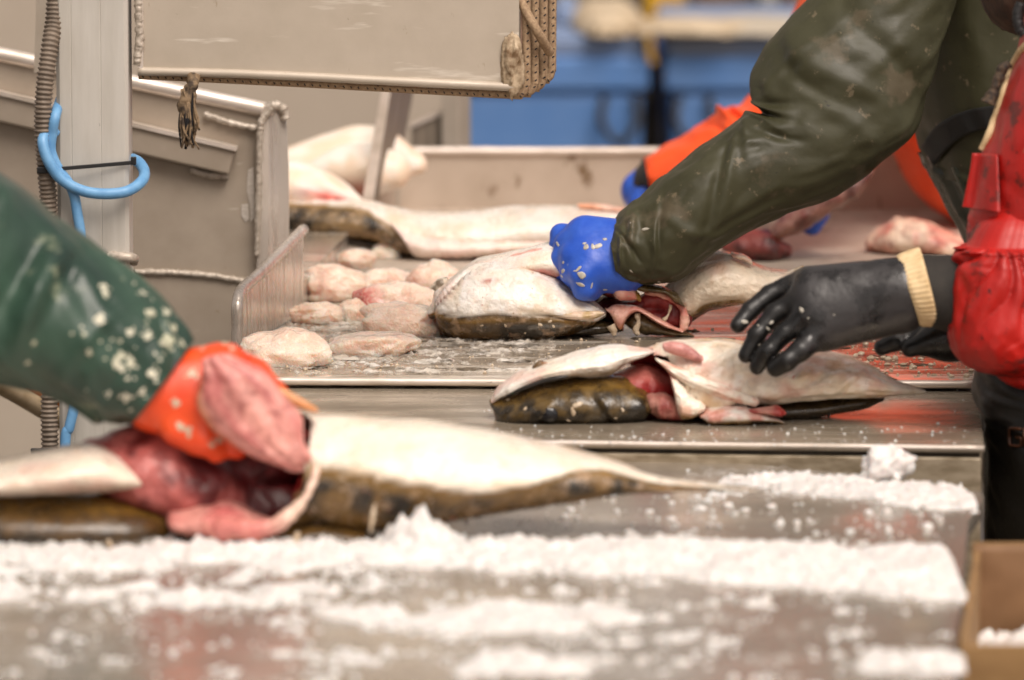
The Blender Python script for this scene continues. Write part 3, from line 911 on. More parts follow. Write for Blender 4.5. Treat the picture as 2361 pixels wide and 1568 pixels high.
# things heaped on and behind the tubs
SACK = M('pale_sacking', lin((176, 156, 128)), lin((196, 178, 152)), .85, None, 0, 9, bump=.004, bsc=30)
TOPZ = ht + .023
def heap(name, x0, x1, y0, yw, dep, mat, lab, cat, seed, amp=.3):
    yc = yw + dep / 2
    a, b = V((x0, y0), yc), V((x1, y0), yc)
    v, f = blob(((a[0] + b[0]) / 2, yc, TOPZ), ((b[0] - a[0]) / 2, dep / 2, a[2] - TOPZ), seed, amp, 2.2, 30, 48, flat=TOPZ, pw=2.8)
    o = mk(name, v, f, mat); tag(o, lab, cat); return o
heap('folded_tarp', 1318, 1478, 8, YT - .03, .66, SACK, 'beige folded tarp heaped on the left blue tub', 'tarp', 3, .25)
heap('sack', 1440, 1720, 44, YT - .06, .34, SACK, 'pale sack lying across the tops of both tubs', 'sack', 9, .3)
heap('canvas_bundle', 1610, 1910, 44, YT - .02, .44, M('grey_canvas', lin((172, 160, 142)), lin((190, 180, 164)), .85, None, 0, 8, bump=.004, bsc=30), 'grey canvas bundle on the right blue tub behind the olive sleeve', 'canvas', 5, .3)
heap('blue_bag', 1275, 1335, -5, YT + .3, .4, TUB_D, 'pale blue bag standing on the left tub beside the plates', 'bag', 6, .25)
# store behind: yellow crate, drums
YK = 6.6
def crate(x0, x1, y0, col, lab, yw, cat='crate'):
    a, b = V((x0, y0), yw), V((x1, y0), yw)
    t = empty('plastic_crate', ((a[0] + b[0]) / 2, yw + .25, 0), lab, cat, 'stored crates behind the tubs')
    n = 3; h_ = a[2] + .14
    mt = M('crate_plastic', lin(col), lin(tuple(int(q * .8) for q in col)), .5, None, 0, 6); md = M('gap_shade_plastic', lin((44, 38, 32)), lin((34, 30, 26)), .6, None, 0, 6)
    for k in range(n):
        z0 = h_ * k / n; m = mt if k == n - 1 else md  # lower tiers near-black: shade of the tub gap put into their colour
        v, f = boxv(((a[0] + b[0]) / 2, yw + .25, z0 + h_ / n / 2), (b[0] - a[0] - .02, .46, h_ / n - .012)); bevel(mk('tier', v, f, m, t), .01)
        v, f = boxv(((a[0] + b[0]) / 2, yw + .25, z0 + h_ / n - .03), (b[0] - a[0], .5, .04)); bevel(mk('rim', v, f, m, t), .006)
    return t
crate(1479, 1588, -10, (226, 172, 30), 'yellow crate stack behind the tubs at the top edge', YK)
crate(1592, 1736, -5, (112, 84, 52), 'brown crate stack behind the tubs, right of the yellow one', YK + .1)
crate(1742, 1802, -5, (168, 160, 148), 'pale grey crate stack behind the tubs near the olive sleeve', YK + .05)
crate(1808, 1890, -5, (150, 104, 60), 'tan crate stack behind the tubs, rightmost', YK + .15)
crate(1260, 1472, -8, (150, 136, 116), 'grey-brown crate stack behind the folded tarp', YK + .2)
# harbour shed far behind everything
SHED = M('shed_cladding', lin((150, 140, 128)), lin((128, 118, 106)), .7, None, 0, 2, (6, 1, .2))
shed = empty('harbour_shed', (0, 26, 0), 'pale harbour shed far behind, above the view', 'shed')
v, f = boxv((0, 29, 2.2), (34, 6, 4.4)); mk('wall', v, f, SHED, shed)
v, f = prism([(-17.4, 25.6, 4.4), (-17.4, 32.4, 4.4), (-17.4, 29, 6.2)], (34.8, 0, 0)); mk('roof', v, f, M('shed_roof', lin((110, 104, 100)), None, .6), shed, False)
v, f = boxv((-4, 25.97, 1.6), (3.2, .08, 3.2)); mk('door', v, f, M('shed_door', lin((70, 92, 120)), None, .6), shed)

# ================================================================== fish
FISH = M('fish_skin', None, lin((214, 180, 146)), .25, .42, 0, 70, (1, 1, 1), (.54, .76), .0035, 110, None, vcol=True, sss=.08, coat=.35, mottle=.12, bstr=1.0, spots=[(lin((176, 152, 128)), 95, .34, (1, 1, 1)), (lin((206, 124, 112)), 48, .33, (1, 1, 1))])
DARKSKIN = M('dark_fish_skin', None, lin((26, 20, 12)), .16, .36, 0, 90, (1, 1, 1), (.42, .7), .0025, 150, None, vcol=True, mottle=.25, coat=.3)
FLESH = M('raw_flesh', None, lin((128, 30, 32)), .3, .45, 0, 70, (1, 1, 1), (.48, .7), .003, 120, None, vcol=True, sss=.15, mottle=.22, coat=.15, bstr=1.0)
SLUSH = M('melting_ice_slush', None, lin((236, 222, 204)), .08, .24, 0, 230, (1, 1, 1), (.5, .62), .0035, 330, None, vcol=True, sss=1.0, mottle=.05, bstr=1.0, coat=.4)
SLUSH.node_tree.nodes['Principled BSDF'].inputs['Subsurface Scale'].default_value = .018
ICE = M('crushed_ice', lin((236, 232, 230)), lin((214, 209, 205)), .3, .5, 0, 90, (1, 1, 1), (.35, .7), .003, 240, None, sss=.4, mottle=.1)
SLIME = M('pale_slime', lin((208, 190, 166)), lin((180, 158, 130)), .15, None, 0, 200)
GREYFLECK = M('grey_scale_fleck', lin((196, 190, 178)), lin((170, 164, 152)), .3, None, 0, 200)
EYE = M('fish_eye', (.006, .006, .008), None, .08)
WHITE, CREAM, PINK, RED = [np.array(lin(c)) for c in ((248, 240, 230), (236, 222, 202), (222, 158, 146), (166, 46, 44))]
BROWN, OLIVEB, BLACKB, GOLD = [np.array(lin(c)) for c in ((98, 72, 36), (74, 58, 28), (34, 27, 16), (150, 112, 44))]
DEEP = np.array(lin((112, 26, 28)))
RAWP = np.array(lin((208, 146, 132)))

def skin_col(sb, white=WHITE, back=OLIVEB, pinks=0.35, seed=1, rim=True, edge=.05):
    """pale belly above the boundary sb(t), dark back under it"""
    def fn(L, P):
        n1, n2 = fbm(P, 28, seed, 4), fbm(P, 90, seed + 5, 3)
        b = np.interp(L.t, np.linspace(0, 1, len(sb)), sb)
        w = mixc(white, CREAM, sstep(-.2, .6, n1))
        w = w * (1 - pinks * sstep(.15, .6, fbm(P, 18, seed + 9, 3))[:, None]) + PINK * (pinks * sstep(.15, .6, fbm(P, 18, seed + 9, 3)))[:, None]
        k = mixc(back, BLACKB, sstep(-.3, .5, n1 + .4 * n2))
        k = k * 1.0
        g = sstep(.28, .0, b - L.s)          # a golden band right under the boundary
        k = k * (1 - .75 * g[:, None]) + GOLD * (.75 * g)[:, None]
        f = sstep(-edge, edge, L.s - b + .05 * n2)
        return k * (1 - f[:, None]) + w * f[:, None]
    return fn
def step_disp(sb, h, seed=1, amp=.0012, sc=40):
    def fn(L, P):
        b = np.interp(L.t, np.linspace(0, 1, len(sb)), sb)
        f = sstep(-.03, .03, L.s - b)
        return -h * (1 - f) + amp * fbm(P, sc, seed, 4)
    return fn
def lump_disp(amp, sc, seed):
    return lambda L, P: amp * fbm(P, sc, seed, 4)
def flat_col(c1, c2, seed, sc=40):
    return lambda L, P: mixc(c1, c2, sstep(-.4, .5, fbm(P, sc, seed, 4)))
def cavity(rim, d0, length, parent, seed, name='cavity', col=None):
    """hollow lined with raw flesh behind an opening ring; rim = stations that run inwards"""
    L = Loft(rim, d0, 26, 40, lump_disp(.0022, 70, seed), caps=(0, 1))
    L.f = [tuple(reversed(q)) for q in L.f]
    return L.mk(name, FLESH, parent, col or flat_col(RED, DEEP, seed, 60))

def wrinkle(L, seed, amp, kt=7, ks=9):
    """slack skin: fine lengthwise folds"""
    Q = np.stack([L.t * kt, L.s * ks, L.c * ks * .6], 1)
    return amp * (1 - 2.2 * np.abs(fbm(Q, .5, seed, 3))) + amp * .8 * lnoise(Q, .8, seed + 4)
def ragged(L, amp, seed, rows=7):
    """tear the open front edge of a loft: uneven along its rim, curling a little outwards"""
    ax = L.C[L.k * 8] - L.C[0]; ax = ax / np.linalg.norm(ax)
    for i in range(rows):
        sl_ = slice(i * L.k, (i + 1) * L.k)
        n = fbm(L.v[:L.k], 90, seed, 4) + .6 * fbm(L.v[:L.k], 260, seed + 2, 2)
        w = (1 - i / rows) ** 1.5
        L.v[sl_] += ax * (n * amp * w)[:, None] + L.dir[sl_] * (.0022 * w * (1 + fbm(L.v[:L.k], 120, seed + 4, 3)))[:, None]

# ---- cod with open throat on the middle table (in focus)
d3 = dS(978, H_MID) + .045
f3 = empty('gutted_cod', tuple(S((1600, 960), H_MID)), 'gutted cod lying belly up with open throat under the black glove', 'fish')
J = Loft([(Z1(142, 640), Z1(150, 668), .012), (Z1(200, 545), Z1(240, 618), .02), (Z1(320, 440), Z1(340, 590), .028), (Z1(540, 340), Z1(540, 500), .036),
          (Z1(760, 275), Z1(760, 450), .04), (Z1(1000, 205), Z1(1000, 440), .04), (Z1(1180, 182), Z1(1150, 425), .038), (Z1(1330, 186), Z1(1300, 325), .03),
          (Z1(1450, 200), Z1(1440, 275), .022), (Z1(1535, 218), Z1(1532, 232), .008)], d3 - .004, 90, 60, lambda L, P: .0022 * fbm(P, 60, 3, 4) + wrinkle(L, 41, .0012))
def jcol(L, P):
    c = skin_col([-2, -2], seed=4, pinks=.45)(L, P)
    g = sstep(.0, .4, fbm(P, 55, 31, 3)) * sstep(.6, -.6, L.s)
    c = c * (1 - .7 * g[:, None]) + np.array(lin((140, 122, 104))) * (.7 * g)[:, None]
    p = sstep(.1, .45, fbm(P, 38, 33, 3)) * .5
    return c * (1 - p[:, None]) + np.array(lin((230, 178, 164))) * p[:, None]
J.mk('lower_jaw', FISH, f3, jcol)
sbh = [1.2] * 6
Hd = Loft([(Z1(146, 648), Z1(150, 720), .018), (Z1(200, 628), Z1(195, 830), .03), (Z1(320, 590), Z1(310, 868), .042), (Z1(520, 510), Z1(510, 874), .05), (Z1(720, 462), Z1(720, 876), .054),
           (Z1(950, 440), Z1(950, 874), .055), (Z1(1150, 432), Z1(1150, 866), .054), (Z1(1320, 466), Z1(1300, 848), .05), (Z1(1450, 532), Z1(1440, 815), .042), (Z1(1545, 610), Z1(1530, 750), .028)],
          d3, 80, 56, lambda L, P: .0022 * fbm(P, 50, 6, 4) + .002 * fbm(P, 18, 8, 2) + folds(L.t, L.th, [(.62, -.1, -.08, .012, .8, -.004), (.66, -.1, -.08, .014, .8, .003), (.36, -.2, .1, .02, .4, .004), (.2, .1, .06, .015, .4, -.003)]) + .0012 * lnoise(P, 90, 9))
def hcol(L, P):
    n = fbm(P, 34, 12, 4)
    k = mixc(OLIVEB, BLACKB, sstep(-.25, .35, n - .25 * L.s))
    g = sstep(.45, .95, L.s) * (.6 + .4 * fbm(P, 40, 15, 3))
    k = k * (1 - .7 * g[:, None]) + GOLD * (.7 * g)[:, None]
    k2 = sstep(.05, .35, fbm(P, 75, 16, 3)) * .55 * sstep(-.8, .1, L.s)
    k = k * (1 - k2[:, None]) + np.array(lin((126, 100, 54))) * k2[:, None]
    k3 = sstep(.1, .4, fbm(P, 130, 17, 3)) * .6
    k = k * (1 - k3[:, None]) + BLACKB * .6 * k3[:, None]
    p = sstep(.12, .0, L.t) * sstep(-.2, -.75, L.s)
    return k * (1 - p[:, None]) + PINK * p[:, None]
hd = Hd.mk('head', DARKSKIN, f3, hcol)
# mouth gape: thin dark lip line between the jaws
v, f = tube([D(Z1(*p), d3 - q) for p, q in (((270, 612), .040), ((400, 552), .046), ((560, 492), .048), ((700, 458), .050), ((800, 440), .050))], [.0012, .0022, .0026, .0028, .001], 40, 8)
mk('mouth_line', v, f, M('mouth_dark', (.012, .009, .007), None, .4), f3)
v, f = blob(D(Z1(640, 770), d3 - .0515), (.0095, .005, .0085), 3, .05); eye = mk('eye', v, f, EYE, f3)
v, f = tube([D(Z1(640 + 62 * math.cos(a), 775 + 52 * math.sin(a)), d3 - .050) for a in np.linspace(-.6, 5.2, 14)], .0014, 50, 6, True, .0004, 3, 300)
mk('eye_ring', v, f, M('eye_ring_gold', lin((176, 140, 74)), lin((120, 90, 44)), .35, None, 0, 300), eye)
# body, open at the front
bst = [(Z1(1480, 222), Z1(1660, 812), .04, 0, .026), (Z1(1600, 165), Z1(1760, 806), .046, 0, .012), (Z1(1850, 138), Z1(1920, 800), .052), (Z1(2150, 132), Z1(2250, 745), .054),
       (R5(1200, 572), R5(1190, 835), .055), (R5(1340, 604), R5(1330, 828), .054), (R5(1480, 600), R5(1490, 805), .05), (R5(1600, 620), R5(1620, 797), .045), (R5(1700, 660), R5(1720, 792), .036), (R5(1790, 715), R5(1810, 782), .024), (R5(1935, 766), R5(1935, 775), .006)]
sb3 = [-.55, -.72, -.86, -.9, -.9, -.9, -.92, -.95, -.95, -.95, -1]
def bdisp(L, P):
    sag = folds(L.t, L.th, [(.40, .25, .02, .05, .9, -.007), (.47, .1, -.05, .04, .8, -.006), (.55, .5, .05, .03, .6, .004), (.30, -.3, .1, .03, .7, .004), (.2, .2, .12, .025, .8, -.004), (.12, -.4, .08, .03, .8, .0035), (.335, .15, 0, .045, .35, -.010), (.62, .4, .12, .02, .7, -.004), (.7, .2, .1, .02, .7, .004), (.26, .55, .2, .02, .5, .006)])
    return 1.4 * sag + .0024 * fbm(P, 36, 21, 4) + wrinkle(L, 31, .0020) - .005 * (1 - sstep(-.03, .03, L.s - np.interp(L.t, np.linspace(0, 1, len(sb3)), sb3)))
B3 = Loft(bst, d3 + .002, 110, 64, bdisp, caps=(0, 1))
ragged(B3, .009, 5)
def bcol3(L, P):
    c = skin_col(sb3, seed=8, pinks=.3, white=np.array(lin((246, 234, 216))))(L, P)
    y = sstep(.1, .45, fbm(P, 26, 77, 3)) * .45
    c = c * (1 - y[:, None]) + np.array(lin((206, 170, 120))) * y[:, None]
    d = np.exp(-((L.t - .43) / .045) ** 2) * sstep(-.6, 0, L.s) * sstep(.75, .2, L.s) * .55 * sstep(-.3, .4, fbm(P, 60, 71, 3))
    c = c * (1 - d[:, None]) + np.array(lin((150, 112, 66))) * d[:, None]
    for (sc_, sd_, cc_, w_) in ((22, 101, (226, 164, 150), .55), (48, 103, (214, 178, 128), .5), (85, 105, (176, 156, 138), .45), (140, 107, (252, 246, 238), .5)):
        q = sstep(.12, .42, fbm(P * (.6, 1, 1), sc_, sd_, 3)) * w_ * (L.s > -.8)
        c = c * (1 - q[:, None]) + np.array(lin(cc_)) * q[:, None]
    st_ = np.exp(-((L.t - .68) / .12) ** 2 - ((L.s - .45 + .6 * (L.t - .68)) / .1) ** 2) * .6 * sstep(-.3, .3, fbm(P * (.3, 1, 1), 120, 109, 3))
    c = c * (1 - st_[:, None]) + np.array(lin((140, 112, 82))) * st_[:, None]
    f = sstep(.05, .0, L.t) * .7
    return c * (1 - f[:, None]) + RAWP * f[:, None]
B3.mk('body', FISH, f3, bcol3)
cavity([(Z1(1488, 236), Z1(1656, 798), .0385, 0, .024), (Z1(1540, 262), Z1(1690, 780), .037, 0, .012), (Z1(1640, 300), Z1(1740, 730), .032), (Z1(1720, 380), Z1(1780, 660), .022), (Z1(1780, 460), Z1(1800, 600), .01)], d3 + .002, 0, f3, 5, 'throat_cavity')
# raw lining between head and body
Lr = Loft([(Z1(1080, 470), Z1(1150, 800), .03, .012), (Z1(1250, 400), Z1(1350, 830), .035, .012), (Z1(1450, 330), Z1(1500, 830), .034, .018), (Z1(1600, 380), Z1(1650, 800), .03, .024)], d3, 30, 36, lump_disp(.004, 55, 9))
Lr.mk('gill_flesh', FLESH, f3, lambda L, P: mixc(RED, DEEP, sstep(.5, -.6, L.s)) * (1 - sstep(.3, .8, L.s)[:, None] * .5) + RAWP * (sstep(.3, .8, L.s) * .5)[:, None])
Lr = Loft([(Z1(1540, 600), Z1(1530, 760), .012), (Z1(1590, 590), Z1(1590, 810), .018), (Z1(1680, 615), Z1(1680, 815), .02), (Z1(1750, 690), Z1(1750, 805), .014)], d3 - .026, 26, 30, lump_disp(.004, 80, 14))
Lr.mk('throat_lump', FLESH, f3, flat_col(RAWP * .8, RED * .8, 15, 60))
# torn lobes and the slack fold beside the cut
lobe = lambda L, P: mixc(np.array(lin((246, 234, 218))), np.array(lin((226, 180, 160))), sstep(-.2, .4, fbm(P, 60, 61, 3)))
Lo = Loft([(Z1(1690, 420), Z1(1705, 560), .008), (Z1(1740, 470), Z1(1735, 720), .012), (Z1(1810, 560), Z1(1775, 800), .014), (Z1(1880, 640), Z1(1860, 790), .012), (Z1(1960, 690), Z1(1950, 740), .006)], d3 - .044, 50, 36, lambda L, P: .0035 * fbm(P, 70, 63, 4) + wrinkle(L, 65, .0012))
Lo.mk('torn_lobe', FISH, f3, lambda L, P: (lambda k: lobe(L, P) * (1 - k[:, None]) + GOLD * k[:, None])(sstep(-.45, -.8, L.s) * sstep(.3, .5, L.t) * .8))
Lo = Loft([(Z1(1560, 280), Z1(1580, 330), .004), (Z1(1680, 330), Z1(1700, 430), .008), (Z1(1850, 410), Z1(1850, 530), .010), (Z1(2050, 480), Z1(2040, 600), .010), (Z1(2250, 560), Z1(2230, 660), .008), (Z1(2420, 640), Z1(2400, 690), .004)], d3 - .0465, 60, 36, lambda L, P: .003 * fbm(P, 60, 67, 4) + wrinkle(L, 69, .001))
Lo.mk('slack_fold', FISH, f3, lobe)
# dark back under the belly, its tone also painting the black shadow there
Bk = Loft([(Z1(1740, 720), Z1(1770, 810), .02), (R5(960, 800), R5(960, 905), .035), (R5(1150, 780), R5(1150, 900), .04), (R5(1350, 790), R5(1350, 888), .04), (R5(1520, 782), R5(1530, 868), .034), (R5(1650, 776), R5(1660, 846), .022), (R5(1740, 772), R5(1745, 812), .008)], d3 + .015, 60, 40, lump_disp(.002, 40, 5))
Bk.mk('back', DARKSKIN, f3, flat_col(np.array(lin((62, 48, 28))), BLACKB, 6))
Pf = Loft([(R5(975, 862), R5(978, 888), .012), (R5(1010, 838), R5(1012, 914), .018), (R5(1100, 832), R5(1100, 910), .02), (R5(1200, 845), R5(1200, 903), .018), (R5(1290, 880), R5(1290, 903), .01), (R5(1330, 904), R5(1332, 908), .003)], d3 - .045, 44, 36, lump_disp(.0022, 70, 4))
Pf.mk('belly_flap', FISH, f3, lambda L, P: (lambda k, n: mixc(GOLD * .7, BROWN * .6, sstep(-.3, .3, n)) * (1 - k[:, None]) + mixc(WHITE * .9, RAWP, sstep(-.3, .4, n)) * k[:, None])(sstep(-.55, -.2, L.s - .9 * sstep(.6, 1, L.t)), fbm(P, 70, 44, 3)))
Pf = Loft([(R5(1180, 845), R5(1190, 862), .006), (R5(1240, 838), R5(1250, 868), .012), (R5(1300, 832), R5(1310, 880), .014), (R5(1325, 848), R5(1328, 872), .008)], d3 - .052, 24, 24, lump_disp(.0015, 80, 14))
Pf.mk('raw_fold', FLESH, f3, flat_col(RAWP, RED, 25, 60))
Pf = Loft([(Z1(1632, 150), Z1(1650, 235), .004), (Z1(1700, 140), Z1(1720, 262), .006), (Z1(1800, 158), Z1(1800, 282), .006), (Z1(1890, 215), Z1(1870, 308), .005), (Z1(1942, 262), Z1(1935, 312), .003)], d3 - .044, 30, 24, lambda L, P: .0008 * np.sin(L.t * 90))
Pf.mk('pectoral_fin', FLESH, f3, flat_col(np.array(lin((222, 168, 160))), np.array(lin((206, 140, 132))), 3))
Pf = Loft([(Z1(500, 350), Z1(510, 385), .004), (Z1(545, 312), Z1(548, 372), .006), (Z1(600, 318), Z1(600, 352), .004), (Z1(635, 330), Z1(635, 338), .002)], d3 - .012, 20, 20, lump_disp(.002, 160, 3))
Pf.mk('barbel', FISH, f3, flat_col(np.array(lin((170, 120, 84))), BROWN, 3))
Tl = Loft([(R5(1760, 690), R5(1770, 740), .012), (R5(1830, 722), R5(1835, 745), .01), (R5(1950, 738), R5(1950, 752), .007), (R5(2080, 742), R5(2080, 752), .006), (R5(2180, 744), R5(2180, 750), .004)], dS(900, H_MID), 40, 24, lump_disp(.0008, 90, 3))
Tl.mk('tail', DARKSKIN, f3, flat_col(BROWN, np.array(lin((190, 160, 120))), 8, 70))
flecks([hd], [(Z1(880, 685), .0055, .5), (Z1(840, 745), .005, .45), (Z1(430, 720), .003, .6), (Z1(280, 640), .0025, .7), (Z1(1270, 730), .0025, .6), (Z1(1210, 800), .002, .4), (Z1(800, 820), .003, .4)], SLIME, 'slime_flecks', f3)

# ---- cod held by the blue glove
d2 = dS(788, H_HOLE) + .05
f2 = empty('cod', tuple(S((1250, 780), H_HOLE)), 'cod belly up with torn open side, gripped by the blue glove of the olive worker', 'fish')
sb2 = [.05, .0, -.12, -.18, -.18, -.14, -.1, -.1, -.5, -1.2]
Hd = Loft([(R4(1222, 690), R4(1240, 770), .02), (R4(1245, 600), R4(1268, 835), .036), (R4(1330, 535), R4(1330, 885), .05), (R4(1440, 470), R4(1440, 915), .058), (R4(1600, 432), R4(1600, 920), .062),
           (R4(1780, 462), R4(1780, 915), .06), (R4(1930, 530), R4(1930, 895), .054), (R4(2060, 610), R4(2060, 865), .045), (R4(2160, 668), R4(2160, 815), .032), (R4(2235, 728), R4(2235, 760), .01)], d2, 110, 64,
          lambda L, P: .0022 * fbm(P, 40, 3, 4) + folds(L.t, L.th, [(.16, .75, .28, .014, .55, .006), (.21, .7, .28, .010, .55, -.008), (.25, .75, .28, .012, .5, .005), (.10, .5, .22, .014, .6, .005), (.29, .95, .3, .010, .45, -.006), (.33, 1.0, .3, .012, .4, .004)]) + wrinkle(L, 5, .0018)
          - .006 * np.exp(-((L.s - np.interp(L.t, np.linspace(0, 1, 10), sb2)) / .05) ** 2) * sstep(.08, .2, L.t))
def h2col(L, P):
    c = skin_col(sb2, seed=13, pinks=.15, back=BROWN, white=np.array(lin((252, 246, 238))))(L, P)
    b = np.interp(L.t, np.linspace(0, 1, 10), sb2)
    m = np.exp(-((L.s - b + .04) / .03) ** 2) * sstep(.12, .25, L.t) * sstep(.75, .6, L.t)
    c = c * (1 - .85 * m[:, None])+ np.array((.012, .008, .005)) * (.85 * m)[:, None]
    r = np.exp(-((L.t - .42) / .03) ** 2 - ((L.s - .62) / .05) ** 2)
    c = c * (1 - r[:, None]) + RED * r[:, None]
    g = sstep(.2, .5, fbm(P, 70, 91, 3)) * sstep(0, -.25, L.s - b - .35) * .3
    g = np.clip(g, 0, 1) * (L.s > b)
    c = c * (1 - g[:, None]) + np.array(lin((150, 128, 108))) * g[:, None]
    for (sc_, sd_, cc_, w_) in ((24, 111, (240, 196, 184), .4), (50, 113, (224, 198, 162), .3), (90, 117, (254, 250, 246), .7)):
        q = sstep(.12, .42, fbm(P, sc_, sd_, 3)) * w_ * (L.s > b + .05)
        c = c * (1 - q[:, None]) + np.array(lin(cc_)) * q[:, None]
    cr = np.clip(-folds(L.t, L.th, [(.21, .7, .28, .012, .55, -1.0), (.29, .95, .3, .011, .45, -.9), (.13, .6, .25, .010, .5, -.7), (.37, 1.0, .3, .009, .4, -.6)]), 0, 1) * .75 * (L.s > b)
    c = c * (1 - cr[:, None]) + np.array(lin((186, 128, 108))) * cr[:, None]
    o = np.exp(-((L.t - .05) / .04) ** 2 - ((L.s + .05) / .18) ** 2)
    return c * (1 - o[:, None]) + np.array(lin((204, 140, 62))) * o[:, None]
h2 = Hd.mk('head', FISH, f2, h2col)
Bd = Loft([(R4(1330, 535), R4(1400, 640), .03), (R4(1480, 428), R4(1560, 600), .045), (R4(1650, 388), R4(1720, 560), .05), (R4(1800, 352), R4(1860, 520), .052), (R4(1940, 318), R4(1990, 560), .05), (R4(2080, 330), R4(2140, 620), .045), (R4(2200, 400), R4(2240, 640), .035)],
          d2 + .03, 60, 44, lump_disp(.0018, 40, 23))
def b2col(L, P):
    c = skin_col([-2, -2], seed=17, pinks=.3)(L, P)
    f = sstep(-.05, -.35, L.s + .25 * fbm(P, 60, 8, 3)) * sstep(.32, .46, L.t)
    c = c * (1 - f[:, None]) + mixc(RAWP, RED, sstep(-.2, .5, fbm(P, 90, 5, 3))) * f[:, None]
    return c
Bd.mk('throat', FISH, f2, b2col)
v, f = tube([D(R4(*p), d2 + .008) for p in ((1640, 455), (1700, 425), (1800, 410), (1900, 395), (1965, 390))], [.003, .006, .008, .009, .006], 40, 12, True, .002, 5, 90)
mk('cut_lip', v, f, FLESH, f2, col=np.tile(np.array(lin((232, 176, 162))), (len(v), 1)))
v, f = tube([D(R4(*p), d2 + .006) for p in ((1660, 470), (1780, 480), (1900, 500), (2000, 560), (2080, 610))], [.003, .007, .009, .01, .008], 40, 12, True, .003, 6, 90)
mk('raw_edge', v, f, FLESH, f2, col=flat_col(RED, DEEP, 3)(None, v))
# opened body right of the glove
d2b = d2 + .015
Op = [(Z2(1500, 760), Z2(1560, 1215), .02, .012), (Z2(1640, 640), Z2(1730, 1130), .036, .012), (Z2(1800, 520), Z2(1900, 1010), .046, .014), (Z2(1960, 440), Z2(2060, 970), .05, .016), (Z2(2120, 425), Z2(2250, 965), .05, .02), (Z2(2350, 500), Z2(2450, 985), .044, .02), (Z2(2560, 590), Z2(2620, 930), .034, .02), (Z2(2760, 620), Z2(2780, 760), .016, .02)]
Ob = Loft(Op, d2b, 90, 60, lambda L, P: .0025 * fbm(P, 34, 61, 4) + .005 * fbm(P, 14, 63, 2) + wrinkle(L, 51, .0018))
def obcol(L, P):
    c = skin_col([-.8, -.7, -.62, -.6, -.66, -.75, -.8, -1], seed=19, pinks=.45, back=BROWN, white=np.array(lin((234, 218, 196))))(L, P)
    y = sstep(.1, .5, fbm(P, 30, 41, 3)) * .4
    return c * (1 - y[:, None]) + np.array(lin((200, 156, 104))) * y[:, None]
Ob.mk('body', FISH, f2, obcol)
Lc = Loft([(Z2(1130, 930), Z2(1150, 1090), .01), (Z2(1220, 850), Z2(1240, 1160), .016), (Z2(1380, 810), Z2(1400, 1210), .02), (Z2(1520, 830), Z2(1540, 1225), .02), (Z2(1640, 900), Z2(1640, 1215), .014)], d2b - .004, 40, 36, lambda L, P: .004 * fbm(P, 60, 15, 4) - .012 * np.exp(-((L.t - .5) / .25) ** 2 - (L.s / .5) ** 2) * (L.c > 0))
Lc.mk('belly_cavity', FLESH, f2, lambda L, P: mixc(np.array(lin((168, 62, 58))), DEEP, sstep(-.4, .3, fbm(P, 50, 9, 4) - .3 * L.s)))
pinkish = lambda v, s: mixc(np.array(lin((230, 176, 158))), np.array(lin((206, 128, 116))), sstep(-.3, .4, fbm(v, 70, 5, 3)))
pk = lambda L, P: pinkish(P, 0)
Lc = Loft([(Z2(855, 1005), Z2(890, 1060), .006), (Z2(930, 968), Z2(955, 1180), .012), (Z2(1005, 968), Z2(1010, 1228), .013), (Z2(1070, 966), Z2(1075, 1115), .013), (Z2(1160, 972), Z2(1165, 1045), .013), (Z2(1270, 1020), Z2(1255, 1075), .013), (Z2(1390, 1092), Z2(1365, 1150), .013), (Z2(1510, 1160), Z2(1490, 1208), .012), (Z2(1655, 1236), Z2(1645, 1258), .006)], d2b - .026, 70, 30, lump_disp(.0022, 80, 7))
Lc.mk('lower_flap', FISH, f2, lambda L, P: (lambda k: pinkish(P, 0) * (1 - k[:, None]) + np.array(lin((216, 130, 62))) * k[:, None])(np.exp(-((L.t - .25) / .05) ** 2) * sstep(-.4, -.9, L.s)))
Lc = Loft([(Z2(1050, 1140), Z2(1060, 1180), .006), (Z2(1120, 1070), Z2(1150, 1250), .012), (Z2(1200, 1055), Z2(1260, 1275), .014), (Z2(1320, 1120), Z2(1380, 1285), .014), (Z2(1460, 1195), Z2(1520, 1290), .012), (Z2(1620, 1240), Z2(1660, 1296), .01), (Z2(1760, 1280), Z2(1770, 1300), .005)], d2b - .014, 50, 30, lump_disp(.003, 70, 17))
Lc.mk('flap_skin', DARKSKIN, f2, flat_col(np.array(lin((128, 108, 76))), np.array(lin((70, 56, 34))), 4, 60))
Lc = Loft([(Z2(1060, 740), Z2(1110, 790), .006), (Z2(1200, 742), Z2(1230, 835), .014), (Z2(1340, 756), Z2(1360, 846), .016), (Z2(1480, 785), Z2(1480, 866), .016), (Z2(1590, 850), Z2(1560, 930), .014), (Z2(1650, 925), Z2(1630, 975), .01), (Z2(1678, 975), Z2(1668, 990), .004)], d2b - .03, 60, 30, lump_disp(.0022, 90, 27))
Lc.mk('upper_skin', DARKSKIN, f2, flat_col(np.array(lin((104, 84, 48))), OLIVEB, 15, 70))
v, f = tube([D(Z2(*p), d2b - .022) for p in ((1250, 850), (1400, 858), (1540, 905), (1640, 985), (1672, 1090), (1670, 1190), (1648, 1240))], [.002, .0035, .004, .0045, .0052, .006, .004], 70, 12, True, .003, 5, 90)
mk('cavity_rim', v, f, FISH, f2, col=pinkish(v, 0))
Lc = Loft([(Z2(890, 760), Z2(905, 800), .008), (Z2(960, 712), Z2(960, 900), .014), (Z2(1060, 745), Z2(1060, 925), .014), (Z2(1140, 790), Z2(1160, 920), .01), (Z2(1190, 840), Z2(1185, 930), .005)], d2b - .034, 34, 30, lump_disp(.0035, 80, 5))
